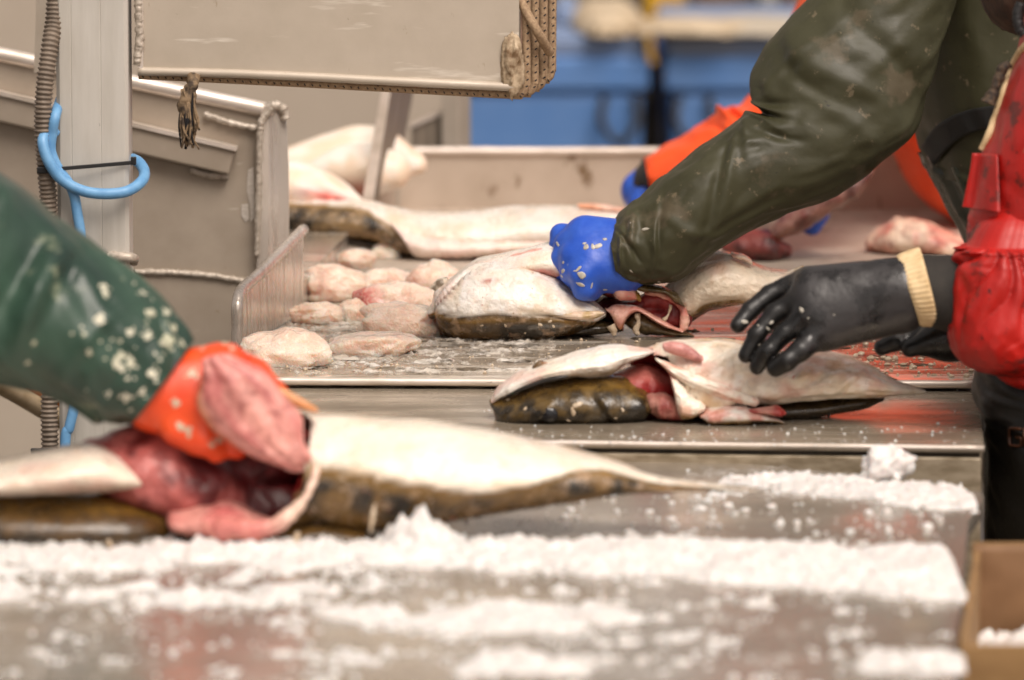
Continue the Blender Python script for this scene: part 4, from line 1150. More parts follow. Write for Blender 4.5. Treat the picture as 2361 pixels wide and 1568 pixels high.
Lc.mk('upper_flap', FISH, f2, lambda L, P: (lambda k: pinkish(P, 0) * (1 - k[:, None]) + GOLD * k[:, None])(sstep(.72, .9, L.t)))
Lc = Loft([(Z2(760, 900), Z2(720, 1060), .02), (Z2(880, 860), Z2(860, 1150), .03), (Z2(1050, 880), Z2(1000, 1160), .034), (Z2(1250, 900), Z2(1250, 1050), .03)], d2b + .022, 30, 30, lump_disp(.004, 60, 15))
Lc.mk('guts', FLESH, f2, flat_col(DEEP, np.array(lin((70, 18, 18))), 7, 60))
for i, (pp_, rr_) in enumerate(((((905, 1180), (930, 1230), (940, 1290)), (.006, .005, .003)), (((1180, 1060), (1190, 1150), (1170, 1230), (1190, 1290)), (.003, .0035, .004, .002)), (((1530, 970), (1500, 1080), (1450, 1130)), (.0012, .0018, .003)))):
    v, f = tube([D(Z2(*p), d2b - .03) for p in pp_], list(rr_), 26, 8, True, .002, 4 + i, 130); mk('slime_strand', v, f, SLIME, f2)
Lc = Loft([(Z2(2180, 420), Z2(2200, 480), .01), (Z2(2280, 430), Z2(2300, 500), .012), (Z2(2360, 480), Z2(2370, 540), .008)], d2b - .01, 20, 20, lump_disp(.003, 90, 3)); Lc.mk('skin_curl', FISH, f2, flat_col(CREAM, PINK, 3))
Tf = Loft([(Z2(2640, 640), Z2(2660, 760), .01), (Z2(2760, 600), Z2(2780, 720), .004), (Z2(2900, 555), Z2(2920, 620), .0025)], d2b + .02, 30, 20, lambda L, P: .0008 * np.sin(L.s * 24)); Tf.mk('tail_fin', FISH, f2, flat_col(CREAM, np.array(lin((190, 160, 116))), 3, 90))
Lf = Loft([(R4(1212, 585), R4(1222, 600), .003), (R4(1250, 545), R4(1262, 620), .006), (R4(1300, 528), R4(1300, 580), .004)], d2 - .01, 20, 20, lump_disp(.001, 200, 3)); Lf.mk('barbel', FISH, f2, flat_col(np.array(lin((120, 104, 84))), CREAM, 3, 120))
Lf = Loft([(R4(1870, 728), R4(1880, 768), .008), (R4(1960, 730), R4(1970, 772), .01), (R4(2080, 735), R4(2080, 782), .01), (R4(2180, 730), R4(2180, 775), .008), (R4(2232, 735), R4(2234, 752), .003)], d2 - .04, 30, 24, lambda L, P: .0012 * np.sin(L.s * 12 + L.t * 5) + .0008 * fbm(P, 90, 3, 3)); Lf.mk('gill_rays', FISH, f2, flat_col(np.array(lin((232, 204, 180))), np.array(lin((190, 160, 100))), 13, 80))
flecks([h2], [(R4(*p), r_, .55) for p, r_ in (((1515, 815), .0022), ((1655, 815), .0026), ((1770, 860), .002), ((1860, 810), .003), ((1940, 820), .0026), ((1920, 790), .0026))], SLIME, 'slime_flecks', f2)
Lf = Loft([(R4(1900, 800), R4(1900, 890), .03), (R4(2050, 790), R4(2050, 880), .035), (R4(2200, 775), R4(2200, 865), .03), (R4(2330, 800), R4(2330, 850), .02)], d2 + .01, 26, 24, lump_disp(.002, 60, 3)); Lf.mk('back', DARKSKIN, f2, flat_col(BLACKB, OLIVEB * .5, 3))  # near-black form painting the shadow and the dark head together

# ---- big pale fish at the rear
dr = dS(600, H_HOLE) + .06
fr = empty('flat_white_fish', tuple(S((1100, 590), H_HOLE)), 'long white-bellied fish with brown tail edge lying across the rear tray', 'fish')
sbr = [.95, .95, .92, .85, .72, .15, -1.05, -1.05, -1.05, -1.05, -1.1, -1.1]
RFs = [((600, 462), (600, 535), .012), ((670, 464), (672, 545), .03), ((740, 463), (742, 552), .045), ((800, 462), (802, 556), .055), ((850, 464), (858, 560), .06), ((920, 481), (930, 588), .065), ((990, 492), (1000, 594), .07), ((1100, 485), (1105, 592), .075),
       ((1200, 475), (1210, 584), .075), ((1340, 476), (1345, 575), .07), ((1460, 488), (1470, 565), .055), ((1560, 510), (1565, 550), .03)]
def rdisp(L, P):
    b = np.interp(L.t, np.linspace(0, 1, len(sbr)), sbr)
    f = sstep(-.04, .04, L.s - b)
    return -.004 * (1 - f) * sstep(.1, .3, L.t) * sstep(.5, .36, L.t) + .0022 * fbm(P, 24, 71, 4) + .0016 * sstep(.2, .5, fbm(P, 120, 73, 3))
Lr_ = Loft(RFs, dr, 120, 60, rdisp)
def rcol(L, P):
    c = skin_col(sbr, seed=23, pinks=.12, back=np.array(lin((150, 122, 84))), white=np.array(lin((250, 242, 232))), edge=.08)(L, P)
    y = sstep(.2, .6, fbm(P, 45, 87, 4)) * .3 * sstep(.1, .8, L.s)
    c = c * (1 - y[:, None]) + np.array(lin((226, 186, 134))) * y[:, None]
    p = sstep(.1, -.8, L.s) * sstep(.4, .6, L.t) * .5
    return c * (1 - p[:, None]) + np.array(lin((236, 206, 196))) * p[:, None]
Lr_.mk('body', FISH, fr, rcol)
Ls = Loft([((905, 515), (930, 545), .02), ((935, 530), (958, 592), .03), ((1000, 540), (1010, 597), .034), ((1120, 545), (1125, 592), .034), ((1280, 545), (1285, 578), .02)], dr - .05, 50, 32, lambda L, P: .0012 * np.sin(L.t * 120 + L.s * 3) * sstep(.0, .2, L.t) + .001 * fbm(P, 60, 3, 3))
Ls.mk('belly_flap', FISH, fr, flat_col(np.array(lin((244, 226, 214))), np.array(lin((238, 208, 198))), 9, 60))
Lb_ = Loft([((690, 520), (700, 556), .025), ((800, 535), (810, 566), .035), ((900, 550), (910, 584), .04), ((1000, 575), (1005, 612), .045), ((1200, 570), (1200, 606), .05), ((1400, 560), (1400, 596), .045)], dr + .005, 44, 32, lump_disp(.002, 40, 9))
Lb_.mk('back', DARKSKIN, fr, flat_col(BLACKB, np.array(lin((60, 46, 32))), 9))
Lf = Loft([((1335, 470), (1340, 480), .006), ((1380, 470), (1385, 486), .01), ((1440, 480), (1445, 490), .006)], dr - .02, 20, 20, lump_disp(.001, 90, 3)); Lf.mk('fin', FLESH, fr, flat_col(np.array(lin((244, 176, 140))), np.array(lin((240, 200, 180))), 9))

# ---- pale bellies behind the chute end
PB = M('pale_belly', None, lin((236, 206, 180)), .35, .5, 0, 40, (1, 1, 1), (.5, .8), .0008, 120, None, vcol=True, sss=.15)
def belly(name, st, d, lab, seed, red=None):
    L = Loft(st, d, 44, 44, lump_disp(.002, 30, seed))
    def cf(L, P):
        c = mixc(WHITE, np.array(lin((240, 216, 190))), sstep(-.3, .5, fbm(P, 30, seed, 3)))
        if red is not None:
            q = np.exp(-(((L.t - red[0]) / red[2]) ** 2 + ((L.s - red[1]) / red[3]) ** 2))
            c = c * (1 - q[:, None]) + mixc(np.array(lin((226, 120, 110))), RED, sstep(-.2, .4, fbm(P, 50, seed + 2, 3))) * q[:, None]
        return c
    o = L.mk(name, PB, None, cf); tag(o, lab, 'fish'); return o
db = 8.05
belly('fish_belly', [((560, 375), (560, 480), .03), ((640, 372), (640, 482), .06), ((690, 372), (690, 484), .07), ((750, 395), (750, 484), .065), ((800, 425), (800, 484), .05), ((838, 462), (836, 482), .02)], db - .18, 'white fish belly with a bright red bruise in front of its pile', 4, (.66, -.05, .26, .42))
belly('fish_belly', [((600, 372), (600, 440), .03), ((680, 335), (690, 450), .05), ((760, 306), (780, 452), .06), ((830, 289), (850, 450), .06), ((900, 300), (910, 430), .05), ((960, 350), (960, 400), .02)], db + .1, 'cream fish belly at the back of the pale pile, its top edge highest', 6)
belly('fish_belly', [((715, 372), (725, 420), .02), ((780, 338), (790, 452), .04), ((840, 330), (850, 458), .045), ((900, 345), (900, 440), .03)], db - .02, 'small white fish belly wedged against the slanted guide plate', 8, (.55, -.6, .2, .3))

# ---- foreground cod being opened by the orange glove
d4 = dS(1252, H_FG) + .06
f4 = empty('large_cod', tuple(S((900, 1230), H_FG)), 'large blurred cod cut wide open in the foreground under the orange glove', 'fish')
Lh = Loft([(R6(-420, 1240), R6(-420, 1420), .05), (R6(-200, 1210), R6(-200, 1470), .065), (R6(0, 1240), R6(0, 1490), .07), (R6(200, 1245), R6(200, 1500), .07), (R6(400, 1255), R6(400, 1495), .066), (R6(560, 1280), R6(550, 1470), .055), (R6(680, 1330), R6(660, 1430), .03)], d4, 60, 48, lump_disp(.003, 26, 3))
def f4h(L, P):
    n = fbm(P, 22, 12, 4)
    k = mixc(BROWN * .8, BLACKB, sstep(-.2, .4, n - .5 * L.s))
    g = sstep(.55, .95, L.s)
    return k * (1 - .8 * g[:, None]) + GOLD * (.8 * g)[:, None]
Lh.mk('head', DARKSKIN, f4, f4h)
Lj = Loft([(R6(-420, 1130), R6(-420, 1245), .04), (R6(-200, 1130), R6(-200, 1250), .06), (R6(0, 1118), R6(0, 1252), .065), (R6(180, 1080), R6(190, 1246), .066), (R6(330, 1058), R6(340, 1240), .062), (R6(440, 1078), R6(440, 1236), .052), (R6(550, 1140), R6(540, 1228), .036), (R6(632, 1192), R6(626, 1206), .01)], d4 - .012, 60, 48, lump_disp(.0025, 30, 13))
Lj.mk('lower_jaw', FISH, f4, skin_col([-2, -2], seed=43, pinks=.4, white=np.array(lin((240, 224, 208)))))
sb4 = [.3, .4, .32, .16, -.02, -.16, .0, .45, .66, .7, .6, .45, .3]
Bst = [(R6(1195, 950), R6(1000, 1420), .07, 0, .022), (R6(1240, 945), R6(1180, 1430), .075), ((790, 960), (800, 1246), .08), ((880, 964), (890, 1236), .08), ((1000, 974), (1010, 1222), .078), ((1110, 990), (1120, 1204), .074),
       ((1220, 1012), (1230, 1184), .066), ((1320, 1034), (1330, 1168), .055), ((1400, 1056), (1410, 1156), .042), ((1500, 1096), (1505, 1146), .026), ((1600, 1110), (1605, 1143), .016), ((1700, 1120), (1702, 1139), .010), ((1745, 1126), (1746, 1136), .006)]
def d4f(L, P):
    b = np.interp(L.t, np.linspace(0, 1, len(sb4)), sb4)
    return -.007 * (1 - sstep(-.03, .03, L.s - b)) * sstep(.02, .12, L.t) + .0025 * fbm(P, 24, 51, 4)
B4 = Loft(Bst, d4 - .004, 120, 64, d4f, caps=(0, 1))
ragged(B4, .012, 15)
def c4(L, P):
    c = skin_col(sb4, seed=53, pinks=.18, back=np.array(lin((122, 92, 48))), white=np.array(lin((246, 236, 220))), edge=.04)(L, P)
    y = sstep(.1, .5, fbm(P * (1, 1, 1), 24, 57, 4)) * .4 * (L.s > np.interp(L.t, np.linspace(0, 1, len(sb4)), sb4))
    c = c * (1 - y[:, None]) + np.array(lin((224, 190, 146))) * y[:, None]
    w = sstep(.2, .45, fbm(P, 55, 59, 3)) * .5 * (L.s < np.interp(L.t, np.linspace(0, 1, len(sb4)), sb4)) * (L.t > .03)
    return c * (1 - w[:, None]) + np.array(lin((134, 100, 52))) * w[:, None]
B4.mk('body', FISH, f4, c4)
cavity([(R6(1180, 985), R6(1010, 1405), .066, 0, .018), (R6(1220, 1020), R6(1090, 1390), .062, 0, .006), (R6(1240, 1080), R6(1180, 1360), .05), (R6(1270, 1130), R6(1250, 1310), .034), (R6(1300, 1180), R6(1300, 1260), .014)], d4 - .004, 0, f4, 55, 'belly_cavity')
Lg = Loft([(R6(380, 1030), R6(430, 1260), .03, .01), (R6(520, 990), R6(560, 1330), .05, .012), (R6(680, 985), R6(720, 1380), .055, .02), (R6(860, 1060), R6(880, 1400), .05, .03), (R6(1040, 1180), R6(1040, 1390), .042, .04), (R6(1180, 1220), R6(1170, 1360), .03, .04)], d4 - .005, 60, 48, lump_disp(.007, 34, 25))
Lg.mk('guts', FLESH, f4, lambda L, P: (lambda n: mixc(np.array(lin((190, 104, 98))), np.array(lin((84, 20, 22))), sstep(-.35, .25, n + 1.1 * (L.t - .45))))(fbm(P, 34, 29, 4)))  # darkens to the right: deep shade of the hollow put into the flesh colour
v, f = tube([D(R6(*p), d4 - q) for p, q in (((1245, 1110), .06), ((1235, 1180), .076), ((1200, 1260), .082), ((1130, 1335), .084), ((1030, 1390), .08), ((900, 1390), .07), ((800, 1370), .06))], [.003, .0045, .005, .006, .010, .012, .009], 80, 12, True, .004, 9, 70)
mk('cut_rim', v, f, FISH, f4, col=mixc(np.array(lin((240, 206, 186))), np.array(lin((214, 130, 122))), sstep(.45, .7, np.linspace(0, 1, len(v)))))
Lw = Loft([(R6(690, 1320), R6(700, 1400), .03), (R6(800, 1300), R6(800, 1420), .04), (R6(900, 1280), R6(920, 1425), .04), (R6(1000, 1320), R6(1010, 1425), .03), (R6(1080, 1360), R6(1080, 1400), .012)], d4 - .03, 40, 36, lump_disp(.005, 40, 35))
Lw.mk('belly_wall', FLESH, f4, flat_col(np.array(lin((228, 160, 148))), np.array(lin((206, 112, 108))), 5, 40))
Lsn = Loft([(R6(980, 1410), R6(990, 1425), .01), (R6(1060, 1385), R6(1080, 1432), .02), (R6(1160, 1370), R6(1180, 1450), .03), (R6(1260, 1360), R6(1280, 1460), .03), (R6(1400, 1380), R6(1410, 1460), .03)], d4 - .045, 30, 30, lump_disp(.004, 40, 45))
Lsn.mk('skin_edge', DARKSKIN, f4, flat_col(BROWN, BLACKB, 5, 40))
rnd = random.Random(8)
for i, pp_ in enumerate((((1470, 1290), (1462, 1340), (1452, 1400)), ((1170, 1400), (1150, 1450), (1140, 1490)), ((420, 1430), (440, 1460), (470, 1495)))):
    v, f = tube([D(R6(*p), d4 - .082) for p in pp_], [.0012, .0024, .001], 24, 8, True, .003, i, 120); mk('slime_strand', v, f, SLIME, f4)

Lk = Loft([(R6(620, 980), R6(640, 1200), .03), (R6(780, 950), R6(800, 1280), .04), (R6(950, 960), R6(960, 1300), .04), (R6(1100, 980), R6(1100, 1260), .035), (R6(1190, 1000), R6(1180, 1180), .02)], d4 + .045, 30, 30, lump_disp(.005, 40, 75))
Lk.mk('back_wall_flesh', FLESH, f4, flat_col(np.array(lin((96, 24, 26))), np.array(lin((58, 14, 16))), 5, 40))

# ---- lump of raw liver on the tray, guts held by the orange worker
def rawlump(name, st, d, c1, c2, lab, cat, seed, amp=.006, mat=None):
    L = Loft(st, d, 40, 40, lump_disp(amp, 40, seed)); o = L.mk(name, mat or FLESH, None, flat_col(np.array(lin(c1)), np.array(lin(c2)), seed, 45)); tag(o, lab, cat); return o
rawlump('offal_lump', [((1670, 560), (1675, 580), .01), ((1700, 535), (1700, 595), .03), ((1740, 528), (1745, 605), .035), ((1780, 535), (1785, 605), .035), ((1812, 560), (1810, 592), .015)], dS(604, H_HOLE) + .03, (150, 70, 62), (54, 16, 16), 'dark red offal lump on the tray behind the olive sleeve', 'offal', 3)
rawlump('guts_slush_heap', [((2005, 550), (2005, 572), .02), ((2050, 512), (2050, 588), .05), ((2100, 500), (2100, 592), .06), ((2150, 518), (2150, 594), .06), ((2200, 540), (2200, 594), .05), ((2245, 560), (2245, 590), .02)], dS(592, H_HOLE) + .06, (240, 214, 190), (226, 140, 124), 'pinkish heap of slush and guts on the tray beside the red sleeve', 'slush', 5, .010)
rawlump('fish_head_piece', [((1768, 545), (1775, 560), .01), ((1800, 505), (1810, 545), .025), ((1840, 470), (1850, 530), .03), ((1900, 430), (1920, 490), .03), ((1950, 405), (1975, 455), .025), ((2005, 390), (2010, 405), .008)], 7.75, (168, 120, 106), (96, 60, 54), 'brownish fish piece held by the orange worker, half hidden by the olive sleeve', 'fish piece', 7)

# ---- slush lumps on the drain table, each its own
def slush(x0, y0, x1, y1, hh, lab, seed, red=0.0, dd=0.0, zoff=0.0, dz=0.0):
    yb = y1
    h = H_HOLE + zoff
    d = dS(yb, H_HOLE)
    c = D(((x0 + x1) / 2, yb), d)
    rx = (x1 - x0) / 2 * d / FP * 1.18
    rz = (y1 - y0) * d / FP * .80 / 1.0
    ry = max(rx * .75, .016)
    cz = h + rz * .42
    v, f = blob((c[0], c[1] + ry * .75 + dd, cz + dz), (rx * 1.06, ry, rz * .78), seed, .30, 1.15, 72, 96, flat=h + dz if dz == 0 else None, oc=3)
    nn = v - np.array([c[0], c[1] + ry * .75 + dd, cz + dz]); nn /= np.linalg.norm(nn, axis=1)[:, None] + 1e-9
    v = v + nn * (.0030 * fbm(v, 60, seed, 3) + .0005 * lnoise(v, 320, seed + 1) + .0005 * lnoise(v, 620, seed + 2))[:, None]
    v[:, 2] = np.maximum(v[:, 2], h - .001)
    n = fbm(v, 40, seed + 3, 4)
    col = mixc(np.array(lin((244, 222, 206))), np.array(lin((232, 200, 180))), sstep(-.4, .4, n))
    pk = sstep(-.1, .5, fbm(v, 30, seed + 8, 3)) * .3
    col = col * (1 - pk[:, None]) + np.array(lin((236, 190, 176))) * pk[:, None]
    if red:
        q = sstep(.0, -.8, (v[:, 0] - c[0]) / rx + .3 * (v[:, 2] - cz) / rz) * red
        col = col * (1 - q[:, None]) + np.array(lin((206, 72, 72))) * q[:, None]
    o = mk('slush_lump', v, f, SLUSH, None, col=col); tag(o, lab, 'slush', 'slush lumps on the drain table'); return o
slush(705, 618, 845, 702, .04, 'large tan slush lump nearest the divider plate', 1, dd=.02)
slush(840, 622, 950, 690, .03, 'pale slush lump behind the red-stained one', 2, .0, .03)
slush(942, 608, 1052, 694, .04, 'tall pinkish slush lump touching the cod head', 3, .2, .03)
slush(832, 656, 1003, 742, .04, 'slush lump with a red blood-stained side in the middle of its pile', 4, .9)
slush(686, 698, 787, 748, .03, 'small grey slush lump at the foot of the divider plate', 5)
slush(780, 690, 845, 746, .03, 'smallest rounded slush lump between the grey and the red-stained lumps', 6)
slush(840, 698, 1022, 778, .04, 'wide pale slush lump in front of the pile, beside the cod head', 7)
slush(568, 764, 738, 846, .04, 'low slush mound farthest left, beside the orange glove', 8)
slush(766, 768, 944, 822, .03, 'flat amber slush lump lying alone near the holes', 9)
slush(782, 572, 856, 624, .03, 'upright slush scrap leaning by the metal channel', 10, dd=.01)
slush(668, 498, 742, 556, .03, 'crumbly slush scrap on the metal channel under the fish tail', 11, dd=.02, zoff=zc - H_HOLE, dz=.0)
slush(860, 566, 920, 600, .02, 'white scrap in the dark under the rear fish', 12, dd=.01)

# ================================================================== crushed ice
FILM = M('grey_slush_film', lin((222, 217, 211)), lin((204, 197, 188)), .15, .3, 0, 70, (1, 1, 1), (.35, .7), .0015, 160, None)
def _alpha(m, sc, a, b, top):
    nt = m.node_tree; n = nt.nodes.new('ShaderNodeTexNoise'); n.inputs['Scale'].default_value = sc; n.inputs['Detail'].default_value = 6; n.inputs['Roughness'].default_value = .65
    r = nt.nodes.new('ShaderNodeMapRange'); r.inputs[1].default_value = a; r.inputs[2].default_value = b; r.inputs[4].default_value = top
    tc = nt.nodes.new('ShaderNodeTexCoord'); nt.links.new(tc.outputs['Object'], n.inputs['Vector']); nt.links.new(n.outputs['Fac'], r.inputs[0]); nt.links.new(r.outputs[0], nt.nodes['Principled BSDF'].inputs['Alpha'])
_alpha(FILM, 32, .44, .7, .6)
def icefield(name, lab, mask, x0, x1, y0, y1, h, step, amp, thr, seed, parent=None, mat=None):
    nx, ny = int((x1 - x0) / step), int((y1 - y0) / step)
    X, Y = np.meshgrid(x0 + np.arange(nx) * step, y0 + np.arange(ny) * step, indexing='ij')
    P = np.stack([X.ravel(), Y.ravel(), np.zeros(nx * ny)], 1)
    m = mask(P[:, 0], P[:, 1])
    n = fbm(P, 24, seed, 4); n2 = fbm(P, 95, seed + 3, 3) + .6 * fbm(P, 190, seed + 5, 2); n3 = np.abs(fbm(P, 210, seed + 6, 2))
    z = (m + .55 * n + .45 * n2 - thr) * amp + n3 * .005
    keep = (m + .55 * n + .45 * n2 - thr) > 0
    z = np.where(keep, np.maximum(z, .0005), -.001)
    P[:, 2] = h + z
    P[:, 0] += fbm(P, 150, seed + 9, 2) * .002; P[:, 1] += fbm(P, 150, seed + 10, 2) * .002
    K = keep.reshape(nx, ny)
    used = K[:-1, :-1] | K[1:, :-1] | K[1:, 1:] | K[:-1, 1:]
    I = np.arange(nx * ny).reshape(nx, ny)
    q = np.stack([I[:-1, :-1][used], I[1:, :-1][used], I[1:, 1:][used], I[:-1, 1:][used]], 1)
    u, inv = np.unique(q, return_inverse=True)
    o = mk(name, P[u], inv.reshape(-1, 4), mat or ICE, parent)
    return tag(o, lab, 'ice', None, 'stuff')
def bx_(x, y): return S((x, y), H_FG)
pts = {k: bx_(*k) for k in [(0, 1250), (0, 1345), (700, 1240), (2225, 1262), (2225, 1385)]}
def wy(y): return S((1180, y), H_FG)[1]
def band(X, Y):
    # a swept ridge of ice along the table, thinner to the left
    xs = np.array([-.6, -.28, -.1, .15, .4, .46])
    hi = np.interp(X, xs, [wy(1262), wy(1246), wy(1236), wy(1252), wy(1262), wy(1268)])
    lo = np.interp(X, xs, [wy(1330), wy(1322), wy(1318), wy(1335), wy(1392), wy(1396)])
    c, w = (hi + lo) / 2, (hi - lo) / 2
    d = np.abs(Y - c) / w
    return (1.25 - d ** 2) * np.interp(X, xs, [.55, .58, .85, 1.05, 1.15, 1.15]) * sstep(.415, .395, X)
icefield('crushed_ice', 'thick ridge of crushed white ice swept along the front table', band, -.62, .408, wy(1420), wy(1215), H_FG, .003, .012, .46, 3)
px0, px1 = S((1150, 1290), H_FG)[0], S((1150, 1450), H_FG)[0]
def peak(X, Y):
    c = S((965, 1262), H_FG)
    return 1.3 * np.exp(-(((X - c[0]) / .035) ** 2 + ((Y - c[1]) / .03) ** 2))
icefield('crushed_ice', 'small peaked mound of ice right under the large cod', peak, S((840, 1250), H_FG)[0], S((1090, 1250), H_FG)[0], wy(1300), wy(1215), H_FG, .003, .028, .3, 13)
def thin(X, Y):
    a = np.exp(-((Y - wy(1375)) / .055) ** 2) * sstep(-.05, -.2, X) * .5
    c = S((1150, 1430), H_FG); b = 1.05 * np.exp(-(((X - c[0]) / .085) ** 2 + ((Y - c[1]) / .085) ** 2))
    c2 = S((1370, 1425), H_FG); b2 = .85 * np.exp(-(((X - c2[0]) / .045) ** 2 + ((Y - c2[1]) / .03) ** 2))
    c3 = S((1250, 1530), H_FG); b3 = .85 * np.exp(-(((X - c3[0]) / .07) ** 2 + ((Y - c3[1]) / .05) ** 2))
    c4 = S((2120, 1530), H_FG); b4 = .9 * np.exp(-(((X - c4[0]) / .05) ** 2 + ((Y - c4[1]) / .05) ** 2))
    c5 = S((880, 1420), H_FG); b5 = .75 * np.exp(-(((X - c5[0]) / .05) ** 2 + ((Y - c5[1]) / .05) ** 2))
    return np.maximum.reduce([a, b, b2, b3, b4, b5]) * sstep(.395, .38, X)
icefield('crushed_ice', 'loose patches of crushed ice nearest the camera on the front table', thin, -.6, .380, wy(1640), wy(1325), H_FG, .003, .011, .42, 23)
def far(X, Y):
    xs = np.array([S((1600, 1130), H_FG)[0], S((1800, 1120), H_FG)[0], S((2000, 1140), H_FG)[0], S((2260, 1165), H_FG)[0]])
    c = np.interp(X, xs, [wy(1122), wy(1112), wy(1128), wy(1155)])
    return np.interp(X, xs, [.0, .62, .8, .85]) * (1.1 - (np.abs(Y - c) / .085) ** 2) * sstep(.466, .45, X)
icefield('crushed_ice', 'strip of crushed ice along the far right edge of the front table', far, S((1580, 1130), H_FG)[0], .458, wy(1200), wy(1075), H_FG, .003, .008, .38, 33)
icefield('slush_film', 'thin grey film of meltwater slush around the ice ridge', lambda X, Y: band(X, Y), -.62, .40, wy(1470), wy(1190), H_FG, .005, .0006, .0, 53, None, FILM)
icefield('slush_film', 'thin grey slush film between the loose ice patches nearest the camera', lambda X, Y: thin(X, Y), -.6, .372, wy(1700), wy(1325), H_FG + .0006, .005, .0006, .24, 63, None, FILM)
icefield('slush_film', 'thin slush film along the far right edge of the front table', lambda X, Y: far(X, Y), S((1580, 1130), H_FG)[0], .448, wy(1215), wy(1075), H_FG, .004, .0006, -.05, 73, None, FILM)
def wet(X, Y):
    a, b = S((560, 860), H_HOLE), S((1150, 720), H_HOLE)
    return .75 * np.exp(-(((X - (a[0] + b[0]) / 2) / .16) ** 2 + ((Y - (a[1] + b[1]) / 2) / .2) ** 2))
FILM2 = M('wet_slush_film', lin((236, 230, 222)), lin((216, 204, 186)), .06, .16, 0, 50, (.4, 1, 1), (.35, .7), .001, 120, None)
_alpha(FILM2, 30, .46, .62, .85)
icefield('slush_film', 'wet whitish slush film around the lumps on the drain table', wet, S((600, 860), H_HOLE)[0], S((1300, 860), H_HOLE)[0], hFL[1] + .01, S((900, 700), H_HOLE)[1], H_HOLE + .0004, .004, .0008, .15, 83, None, FILM2)
def chips(name, lab, n, fn, h, rmin, rmax, mat, seed):
    rnd = random.Random(seed); parts = []
    for i in range(n):
        x, y = fn(rnd)
        p = S((x, y), h)
        r = rmin + (rmax - rmin) * rnd.random() ** 3
        parts.append(blob((p[0], p[1], h + r * .35), (r, r * rnd.uniform(.6, 1), r * rnd.uniform(.4, .8)), i, .5, 1.6, 6, 9, rz=rnd.uniform(0, 3)))
    v, f = join(parts); o = mk(name, v, f, mat)
    return tag(o, lab, 'ice', None, 'stuff')
chips('ice_chips', 'scattered ice chips over the front table', 700, lambda r: (r.uniform(-50, 2200), 1140 + abs(r.gauss(0, 1)) * 150), H_FG, .001, .0055, ICE, 3)
chips('ice_chips', 'fine ice grains sprinkled over the middle steel table', 300, lambda r: (r.uniform(1100, 2250), r.uniform(985, 1030) if r.random() < .7 else r.uniform(890, 1030)), H_MID, .0005, .0021, ICE, 5)
chips('ice_grains', 'ice grains and scraps strewn on the drain table', 420, lambda r: (r.uniform(660, 2240), r.uniform(760, 862)), H_HOLE, .0006, .003, SLIME, 6)
chips('ice_grains', 'ice grains and fish scraps at the blood-red right end of the drain table', 160, lambda r: (r.uniform(1960, 2240), r.uniform(790, 872)), H_HOLE, .0012, .005, SLIME, 16)
v, f = blob(S((2045, 1108), H_FG) + (0, 0, .012), (.024, .02, .021), 5, .7, 2.2, 30, 40, flat=H_FG); o = mk('ice_clump', v, f, ICE); tag(o, 'rounded clump of ice at the far right of the front table', 'ice')
BLOOD = M('thin_blood_film', lin((168, 60, 52)), lin((150, 96, 84)), .1, .25, .0, 60, (.5, 1, 1), bump=.0006)
_nt = BLOOD.node_tree; _n = _nt.nodes.new('ShaderNodeTexNoise'); _n.inputs['Scale'].default_value = 45; _n.inputs['Detail'].default_value = 5
_r = _nt.nodes.new('ShaderNodeMapRange'); _r.inputs[1].default_value = .42; _r.inputs[2].default_value = .62; _r.inputs[4].default_value = .5
_tc = _nt.nodes.new('ShaderNodeTexCoord'); _nt.links.new(_tc.outputs['Object'], _n.inputs['Vector']); _nt.links.new(_n.outputs['Fac'], _r.inputs[0]); _nt.links.new(_r.outputs[0], _nt.nodes['Principled BSDF'].inputs['Alpha'])
BLOODS = M('blood_spot', lin((84, 12, 14)), None, .15)
def puddle(name, lab, x, y, h, rx, ry, seed, mat):
    c = S((x, y), h); a = np.linspace(0, 2 * math.pi, 64, endpoint=False)
    U = np.stack([np.cos(a), np.sin(a), 0 * a + seed], 1)
    r = 1 + .45 * fbm(U, 1.7, seed, 4)
    v = np.vstack([[c + (0, 0, .0012)], np.stack([c[0] + rx * r * .9 * np.cos(a), c[1] + ry * r * .9 * np.sin(a), 0 * a + h + .0011], 1), np.stack([c[0] + rx * r * np.cos(a), c[1] + ry * r * np.sin(a), 0 * a + h + .0001], 1)])
    f = [(0, 1 + i, 1 + (i + 1) % 64) for i in range(64)] + [(1 + i, 65 + i, 65 + (i + 1) % 64, 1 + (i + 1) % 64) for i in range(64)]
    o = mk(name, v, f, mat); tag(o, lab, 'blood', None, 'stuff')
puddle('blood_film', 'thin film of blood on the drain table under the red cuff', 2110, 815, H_HOLE, .07, .16, 3, BLOOD)
puddle('blood_film', 'narrow streak of blood behind the black glove', 1985, 800, H_HOLE, .035, .08, 5, BLOOD)
v, f = blob(D(R8(1402, 288), dS(1032, H_MID) - .001), (.006, .003, .0045), 3, .4); o = mk('blood_spot', v, f, BLOODS); tag(o, 'dark dried blood spot on the edge of the middle table', 'blood')

